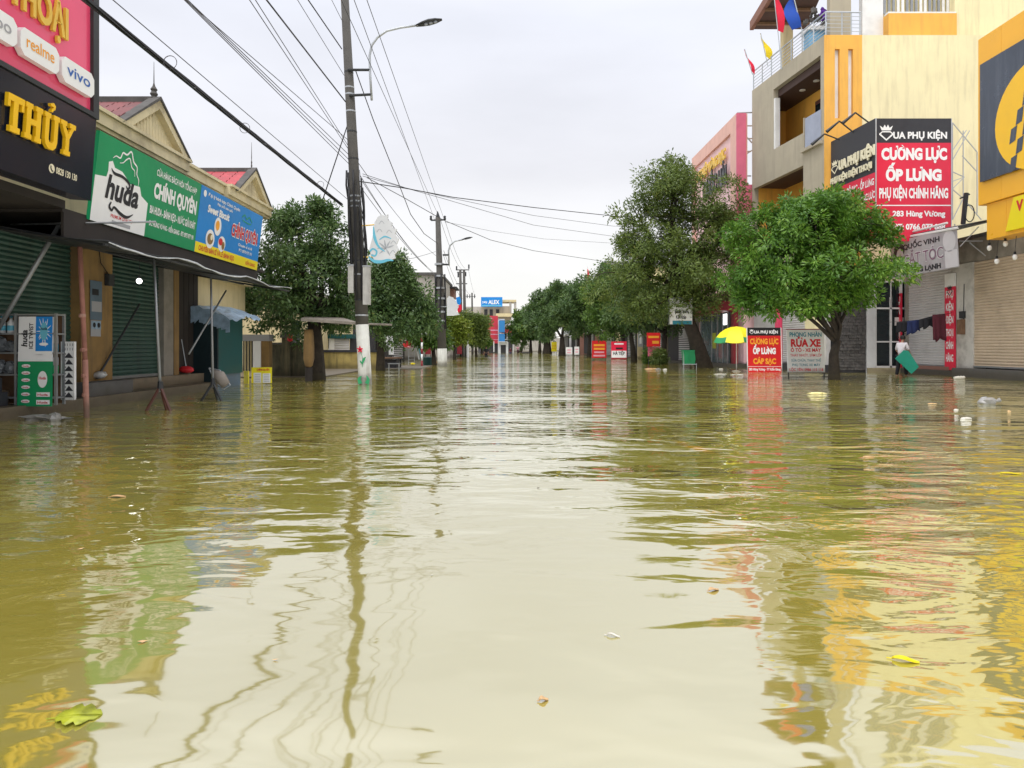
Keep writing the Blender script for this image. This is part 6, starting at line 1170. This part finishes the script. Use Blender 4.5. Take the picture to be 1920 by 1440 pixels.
for a in (.05, 1.4): 
    for c2 in (-.75, -.06): b = MB(); b.fb(f, a, a+.06, -.4, .549, c2, c2+.06); b.build('leg', M['charcoal'], t)
b = MB(); b.fb(f, .7, 1.3, .05, .5, -.7, -.1); tag(b.build('drinks_crate', M['charcoal']), 'dark crate stored under the stall table', 'crate')
t = thing('bench', 'low grey bench in front of the stall table', 'bench', at(735, 692, 34)); f = Fr(at(727, 693, 34), X3, Z3); b = MB(); b.fb(f, 0, .55, .26, .30, -.3, 0); b.build('seat', M['galv'], t)
for a in (.02, .50): b = MB(); b.fb(f, a, a+.03, -.4, .259, -.28, -.02); b.build('leg', M['galv'], t)
q = at(752, 626, 42); b = MB(); b.blob(q, (.26, .2, .20), 8, 0, .3, 1); tag(b.build('tarpaulin', M['ink_blue']), 'dark blue tarpaulin bundled under the tree', 'tarpaulin')
q = at(765, 645, 42); t = thing('red_cover', 'bright red cloth cover over a parked cart under the trees', 'cover', q); b = MB(); b.blob(q, (.28, .22, .22), 9, 0, .22, 4); b.build('cloth', M['ink_red'], t); b = MB(); b.blob(q+V((.12, -.05, -.16)), (.24, .2, .06), 8, 0, .2, 5); b.build('skirt', M['ink_pink'], t)
q = at(751, 636, 43); b = MB(); b.blob(q, .1, 7, 0, .25, 6); tag(b.build('lantern', M['flag_red']), 'small red lantern hanging below the blue tarpaulin', 'lantern')
t = thing('ladder', 'thin metal ladder frame standing under the trees', 'ladder', at(770, 680, 42))
for px in (766, 777): b = MB(); b.tube([at(px, 684, 42), at(px, 655, 42)], .018, 4); b.build('rail', M['galv'], t)
for py in (680, 674, 668, 662, 656): b = MB(); b.tube([at(766, py, 42), at(777, py, 42)], .014, 4); b.build('rung', M['galv'], t)
for i, (x0, x1, d_) in enumerate(((780, 786, 'left one of a leaning pair'), (784, 791, 'right one of a leaning pair'))): b = MB(); b.tube([at(x1, 674, 42-.1*i), at(x0, 648, 42-.1*i)], .05, 4); tag(b.build('plank', M['ink_sky' if i else 'far_white']), f'pale plank propped near the striped sign post, {d_}', 'plank')
board('standing_board', 'dark red panel behind the striped sign post', 797, 808, 645, 664, 45, 'dark_red', (), True)
t = thing('green_bin', 'dark green bin behind the striped sign post', 'bin', at(803, 680, 43)); q = at(803, 681, 43); b = MB(); b.lathe(q-Z3*.3, [(0, .28), (.6, .34)], 10); b.build('tub', M['teal'], t); b = MB(); b.lathe(q, [(.3, .36), (.36, .34), (.40, .05)], 10); b.build('lid', M['teal'], t)
q = at(816, 680, 42.5); b = MB(); b.blob(q, .12, 7, 0, .2, 3); tag(b.build('bag', M['leaf_tan']), 'tan bag sitting at the water edge by the second pole', 'bag')
q = at(774, 682, 40.5); b = MB(); b.blob(q, (.14, .1, .06), 7, 0, .2, 3); tag(b.build('bag', M['leaf_yellow']), 'small yellow bag at the water edge below the ladder', 'bag')
b = MB(); b.box(at(727, 694, 36).x, at(800, 694, 38).x, 35.0, 41, -.4, .02); b.build('kerb', M['concrete'], kind='structure')
for i, px in enumerate((870, 877)): b = MB(); b.tube([at(px, 670, 72), at(px-.5, 625, 72)], .13, 6); tag(b.build('gate_post', M['far_white' if i else 'pole']), f'{"white" if i else "grey"} post beside the red banners', 'post')
board('red_banner', 'dark red hanging banner between posts beyond the second pole', 857, 866, 638, 664, 70, 'dark_red', (), True)
# left background buildings
t = thing('concrete_house', 'bare grey concrete house rising behind the dark round tree', 'building', (-8, 64, 0)); b = MB(); b.box(-14, xy(826, 60), 60, 72, -.5, zy(516, 60)); b.build('wall', M['far_grey'], t); b = MB(); b.box(-14.2, xy(828, 60), 59.8, 72, zy(516, 60)+.002, zy(511, 60)); b.build('coping', M['concrete_dark'], t)
for y in (62, 66): b = MB(); b.box(xy(826, 60)-.02, xy(826, 60)+.05, y, y+1.3, 3.6, 5.0); b.build('window', M['glass_dark'], t)
shophouse('dim shop row behind the small left trees', -6.6, 73.5, 90, 4.2, 'far_dark', 'charcoal', 'far_grey', side=-1); shophouse('low pale shop behind the olive tree', -6.8, 91, 108, 5.5, 'far_white', 'far_dark', 'far_grey', side=-1)
shophouse('dark stall row under the left trees', -8.6, 46, 59, 2.9, 'charcoal', 'void', 'far_grey', side=-1)
t = thing('roof_shed', 'rusty red rooftop tank shed behind the second concrete pole', 'shed', at(840, 575, 70)); b = MB(); b.box(xy(832, 70), xy(851, 70), 70, 73, zy(558, 70), zy(541, 70)); b.build('shed', M['far_brown'], t); b = MB(); b.box(xy(831, 70), xy(857, 70), 69.5, 73, zy(541, 70)+.002, zy(538, 70)); b.build('roof', M['far_dark'], t); b = MB(); b.box(xy(833, 70), xy(848, 70), 70.2, 73, 0, zy(558, 70)-.002); b.build('tower', M['far_grey'], t)
# far end of the street
t = thing('far_building', 'weathered grey concrete building with a blue shop sign on its roof', 'building', (-6, 155, 0)); YF = 150
b = MB(); b.box(xy(866, YF), xy(905, YF), YF+4, YF+20, -.5, zy(573, YF)); b.build('wall', M['far_grey'], t); b = MB(); b.box(xy(902, YF), xy(956, YF), YF, YF+18, -.5, zy(574, YF)); b.build('front_block', mat('far_beige', (.34, .29, .22), .9, .15, .4, grime=.5, gcol=(.15, .13, .11), streak=True), t)
for px in (957, 966): b = MB(); b.box(xy(px, YF)-.25, xy(px, YF)+.25, YF+.2, YF+.8, zy(600, YF), zy(566, YF)); b.build('column', M['far_grey'], t)
b = MB(); b.box(xy(940, YF), xy(968, YF), YF, YF+6, zy(566, YF)+.01, zy(562, YF)); b.box(xy(930, YF), xy(966, YF), YF-1, YF, zy(594, YF), zy(588, YF)); b.build('slab', M['cream'], t)
for px in (908, 918, 930): b = MB(); b.box(xy(px, YF), xy(px+6, YF), YF-.1, YF-.001, zy(592, YF), zy(580, YF)); b.build('window', M['far_dark'], t)
board('rooftop_sign', 'blue rooftop paint shop sign on the weathered grey building', 902, 942, 557, 575, 149, 'blue_sign', (('ALEX', .60, .28, .52, .40, 'clean_white'), ('SƠN', .17, .34, .22, .24, 'clean_white'), (None, .04, .06, .96, .16, 'ink_sky')), False)
YR = 125; t = thing('red_house', 'narrow house with a big bright red hoarding at the end of the street', 'building', (xy(925, YR), YR, 0)); f = Fr((xy(905, YR), YR, 0), V((1, .18, 0)), Z3); w_ = xy(934, YR)-xy(905, YR)
b = MB(); b.fb(f, 0, w_, 1.7, zy(592, YR), -.6, 0); b.build('hoarding', M['far_red'], t); b = MB(); rect(b, f, .3, w_, 3.9, 4.1, .02); rect(b, f, .2, w_, 3.2, 3.35, .02); rect(b, f, .2, w_, 2.3, 2.4, .02); b.add([f.p(w_*.3, 6.0, .02), f.p(w_*.65, 6.0, .02), f.p(w_*.48, 6.4, .02)], [(0, 1, 2)]); b.build('print', M['ink_pink'], t); b = MB(); b.fb(f, 0, w_, -.3, 1.69, -6, -.2); b.build('ground_floor', M['far_dark'], t); b = MB(); b.fb(f, w_+.02, w_+.35, 0, 6.0, -.6, .02); b.fb(f, w_+.02, w_+1.2, 5.8, 6.0, -.6, .02); b.build('white_frame', M['far_white'], t)
t = thing('blue_house', 'small shop with blue and white front beside the red hoarding', 'building', (xy(940, 122), 122, 0)); f = Fr((xy(935.5, 122), 122, 0), X3, Z3); b = MB(); b.fb(f, 0, 1.0, 3.6, 5.6, -6, 0); b.fb(f, 0, 1.0, 2.0, 3.3, -6, 0); b.build('blue_panel', M['far_blue'], t); b = MB(); b.fb(f, 0, 1.6, .0, 1.9, -6, -.05); b.build('white_wall', M['far_white'], t); b = MB(); b.fb(f, -.2, 1.5, 1.91, 1.99, -1, .6); b.build('awning', M['far_white'], t); b = MB(); b.fb(f, .3, 1.2, 0, 1.4, -.04, -.01); b.build('shop_opening', M['far_dark'], t)
t = thing('terrace_house', 'pale distant house with reddish balcony beyond the blue shop', 'building', (xy(952, 138), 138, 0)); b = MB(); b.box(xy(934, 138), xy(963, 138), 138, 146, -.5, 5.6); b.build('wall', M['far_white'], t); b = MB(); b.box(xy(940, 138), xy(960, 138), 137.4, 137.99, 3.8, 4.6); b.build('balcony', M['far_red'], t); b = MB(); b.box(xy(938, 138), xy(961, 138), 137.9, 137.99, 0, 2.4); b.build('shop_opening', M['far_dark'], t)
for i in range(3): b = MB(); x = xy(937+8*i, 138); b.box(x, x+.5, 137.93, 137.99, 2.6, 3.6); b.build('window', M['glass_dark'], t)
shophouse('grey far shophouse closing the street behind the white post', 1.2, 152, 166, 4.5, 'far_grey', awn='far_grey'); shophouse('low far house left of the red hoarding', -6.9, 109, 124, 4.6, 'far_grey', 'far_dark', 'far_white', side=-1)
t = thing('street_end', 'dim row of low shops closing the far end of the street', 'building', (0, 172, 0)); b = MB(); b.box(-16, 14, 172, 180, -.5, 3.2); b.build('wall', M['far_grey'], t)
for i in range(8): b = MB(); x = -12+3*i; b.box(x, x+2.2, 171.9, 171.99, 0, 2.4); b.build('shop_opening', M['far_dark' if i % 3 else 'far_white'], t)
b = MB(); q = at(926, 660, 118); b.tube([q, at(926, 640, 118)], .08, 6); tag(b.build('post', M['clean_white']), 'white post standing in the water before the red hoarding', 'post')
# people far off
person('distant person in dark clothes wading up the middle of the street', V((xy(911.5, 78), 78, -.5)), 1.62, R(190), 'cloth_black', 'cloth_black', None, ((.1, .04, .34), (.1, .04, .34)), .05, .06, None, False); person('distant person in dark red clothes wading near the far crossing', V((xy(957, 118), 118, -.7)), 1.65, R(180), 'cloth_maroon', 'cloth_navy', None, ((.1, .04, .34), (.1, .04, .34)), 0, .05, None, False)
Y = 125; c_ = at(971, 660, Y); person('distant person in a pink raincoat riding a motorbike through the water', V((c_.x, Y, -.35)), 1.6, R(180), 'ink_pink', 'cloth_black', None, ((.35, .05, .22), (.35, .05, .22)), .1, .1, None, False)
t = thing('motorbike', 'dark motorbike under the rider in the pink raincoat', 'motorbike', (c_.x, Y, 0)); b = MB(); b.blob((c_.x, Y-.1, .28), (.22, .8, .22), 8); b.build('body', M['cloth_maroon'], t); 
for y in (-.75, .7): b = MB(); b.tube([(c_.x+.0, Y+y+.28*math.cos(a), .08+.28*math.sin(a)) for a in np.linspace(0, 2*math.pi, 13)], .05, 5); b.build('wheel', M['charcoal'], t)
b = MB(); b.tube([(c_.x-.35, Y-.6, .75), (c_.x+.35, Y-.6, .75)], .03, 5); b.build('handlebar', M['charcoal'], t)
b = MB(); b.hexa([at(980, 661, 120)+V(p) for p in ((0, -.3, -.15), (.9, -.2, -.15), (.8, .3, -.15), (.1, .3, -.15), (-.3, -.3, .05), (1.5, -.2, .1), (1.3, .3, .1), (-.2, .3, .05))]); tag(b.build('boat', M['charcoal']), 'small dark boat moored near the slim leaning tree', 'boat')

D('pale_foam', (.78, .70, .32), .6, .1, 15)
# ------------------------------------------------------------------ floating things
def gz(px, py, z=.0): Y = F*(H-z)/(py-HY); return V((xy(px, Y), Y, z))
def leaf(label, px, py, L_, W_, ang, mk, lift=.006, veins=True, lobed=False):
    c_ = gz(px, py, .004); n = 10; ca, sa = math.cos(ang), math.sin(ang); vs = []
    for i in range(n+1):
        s = i/n; wd = W_*math.sin(math.pi*min(1, s*.97+.02))**.75*(1+(.25*math.sin(s*22) if lobed else 0))
        for q in (-1, 0, 1): x = (s-.5)*L_; y = q*wd/2; vs.append(c_+V((x*ca-y*sa, x*sa+y*ca, lift*abs(q)+.004*math.sin(s*5))))
    t = thing('leaf', label, 'leaf', c_); b = MB(); b.add(vs, [(i*3+j, (i+1)*3+j, (i+1)*3+j+1, i*3+j+1) for i in range(n) for j in range(2)]); o = b.build('blade', M[mk], t, True); so = o.modifiers.new('s', 'SOLIDIFY'); so.thickness = .002
    b = MB(); b.tube([vs[1]+Z3*.002, vs[16]+Z3*.002, vs[-2]+Z3*.002], .0018, 4); b.tube([vs[1], vs[1]+V((-ca*L_*.2, -sa*L_*.2, 0))], .002, 4); b.build('stalk', M[mk], t)
leaf('yellow leaf floating on the right in the near water', 1698, 1238, .085, .034, R(-22), 'leaf_yellow'); leaf('large lime green leaf half sunk in the near left corner', 148, 1342, .125, .115, R(12), 'leaf_lime', .004, True, True)
leaf('small tan leaf floating in the pale sky reflection', 1019, 1312, .030, .020, R(20), 'leaf_tan'); leaf('orange brown leaf floating at the edge of the tree reflection', 1338, 1106, .055, .030, R(25), 'leaf_tan'); leaf('tiny yellow leaf floating near the right edge of the water', 1895, 888, .16, .05, R(-15), 'leaf_yellow'); leaf('orange leaf floating on the left water', 222, 931, .10, .045, R(10), 'leaf_tan'); leaf('narrow pale leaf in the middle of the near water', 1150, 1192, .05, .008, R(-20), 'foam')
t = thing('floating_bag', 'knotted white plastic bag floating near the tan shutter', 'bag', gz(1852, 757)); q = gz(1850, 757); b = MB(); b.blob(q+Z3*.03, (.17, .14, .10), 12, 0, .16, 4); b.build('bag', M['plastic_bag'], t); b = MB(); b.tube([q+V((.12, 0, .05)), q+V((.19, 0, .05)), q+V((.24, 0, .07)), q+V((.27, .01, .05))], [.07, .022, .05, .03], 6); b.build('knot', M['plastic_bag'], t, True)
def debris(label, px, py, r, mk, sd, cat='litter', name='litter'): q = gz(px, py); b = MB(); b.blob(q+Z3*r[2]*.15, r, 9, 0, .28, sd); tag(b.build(name, M[mk]), label, cat)
b = MB(); rg = random.Random(77)
for i in range(420):                     # drifting crumbs of leaf and foam, nobody could count them
    k = rg.random()
    if k < .45: x, y = rg.gauss(10.5, 1.6), rg.uniform(18, 40)
    elif k < .75: x, y = rg.gauss(-6.3, .6), rg.uniform(10, 30)
    else: x, y = rg.uniform(-4, 9), rg.uniform(2.2, 16)
    s = rg.uniform(.008, .02)*(1 if k > .75 else 2.2); a = rg.uniform(0, 6.3); c_ = V((x, y, .004)); u_ = V((math.cos(a), math.sin(a), 0))*s; v_ = V((-math.sin(a), math.cos(a), 0))*s*rg.uniform(.25, .8)
    b.add([c_-u_, c_-v_, c_+u_+Z3*.003, c_+v_], [(0, 1, 2, 3)], rg.choice((0, 0, 0, 1, 2)))
b.build('drifting_litter', [M['leaf_tan'], M['foam'], M['bark_light']], kind='stuff')
debris('pale yellow floating foam slab in front of the car wash sign', 1532, 738, (.20, .08, .03), 'pale_foam', 1); t = thing('floating_cups', 'white foam cups floating at the right step edge', 'cup', gz(1800, 711)); q = gz(1800, 711)
for i in range(3): b = MB(); b.lathe(q+V((-.12+.12*i, .03*i, .05)), [(-.08, .04), (.08, .055)], 9, 0, V((1, .3*i, .1)).normalized()); b.build('cup', M['foam'], t)
debris('white foam lump floating near the umbrella foot', 1352, 692, (.12, .09, .03), 'foam', 2); debris('brown leaf litter floating near the shrubs', 1222, 692, (.34, .2, .04), 'leaf_tan', 3); debris('white rag floating beside the brown litter', 1234, 693, (.14, .10, .06), 'plastic_bag', 4); debris('small white wrapper right of the floating rag', 1247, 693, (.11, .08, .04), 'foam', 5)
debris('flat white wrapper floating left of the umbrella foot', 1350, 702, (.22, .14, .025), 'foam', 6); debris('tiny foam crumb floating before the stained pillar', 1793, 769, (.035, .03, .02), 'foam', 7); debris('thin foam strip floating before the stained pillar', 1812, 785, (.09, .03, .02), 'foam', 8); debris('tan scrap floating right of the knotted bag', 1892, 772, (.03, .03, .02), 'leaf_tan', 9); debris('pale twig scrap floating left of the foam crumb', 1748, 757, (.09, .03, .012), 'leaf_tan', 10); debris('cream scrap floating in the tree reflection', 1629, 857, (.06, .02, .012), 'leaf_tan', 11)
debris('white slab of foam floating in front of the red standing sign', 1383, 703, (.26, .18, .03), 'foam', 12)
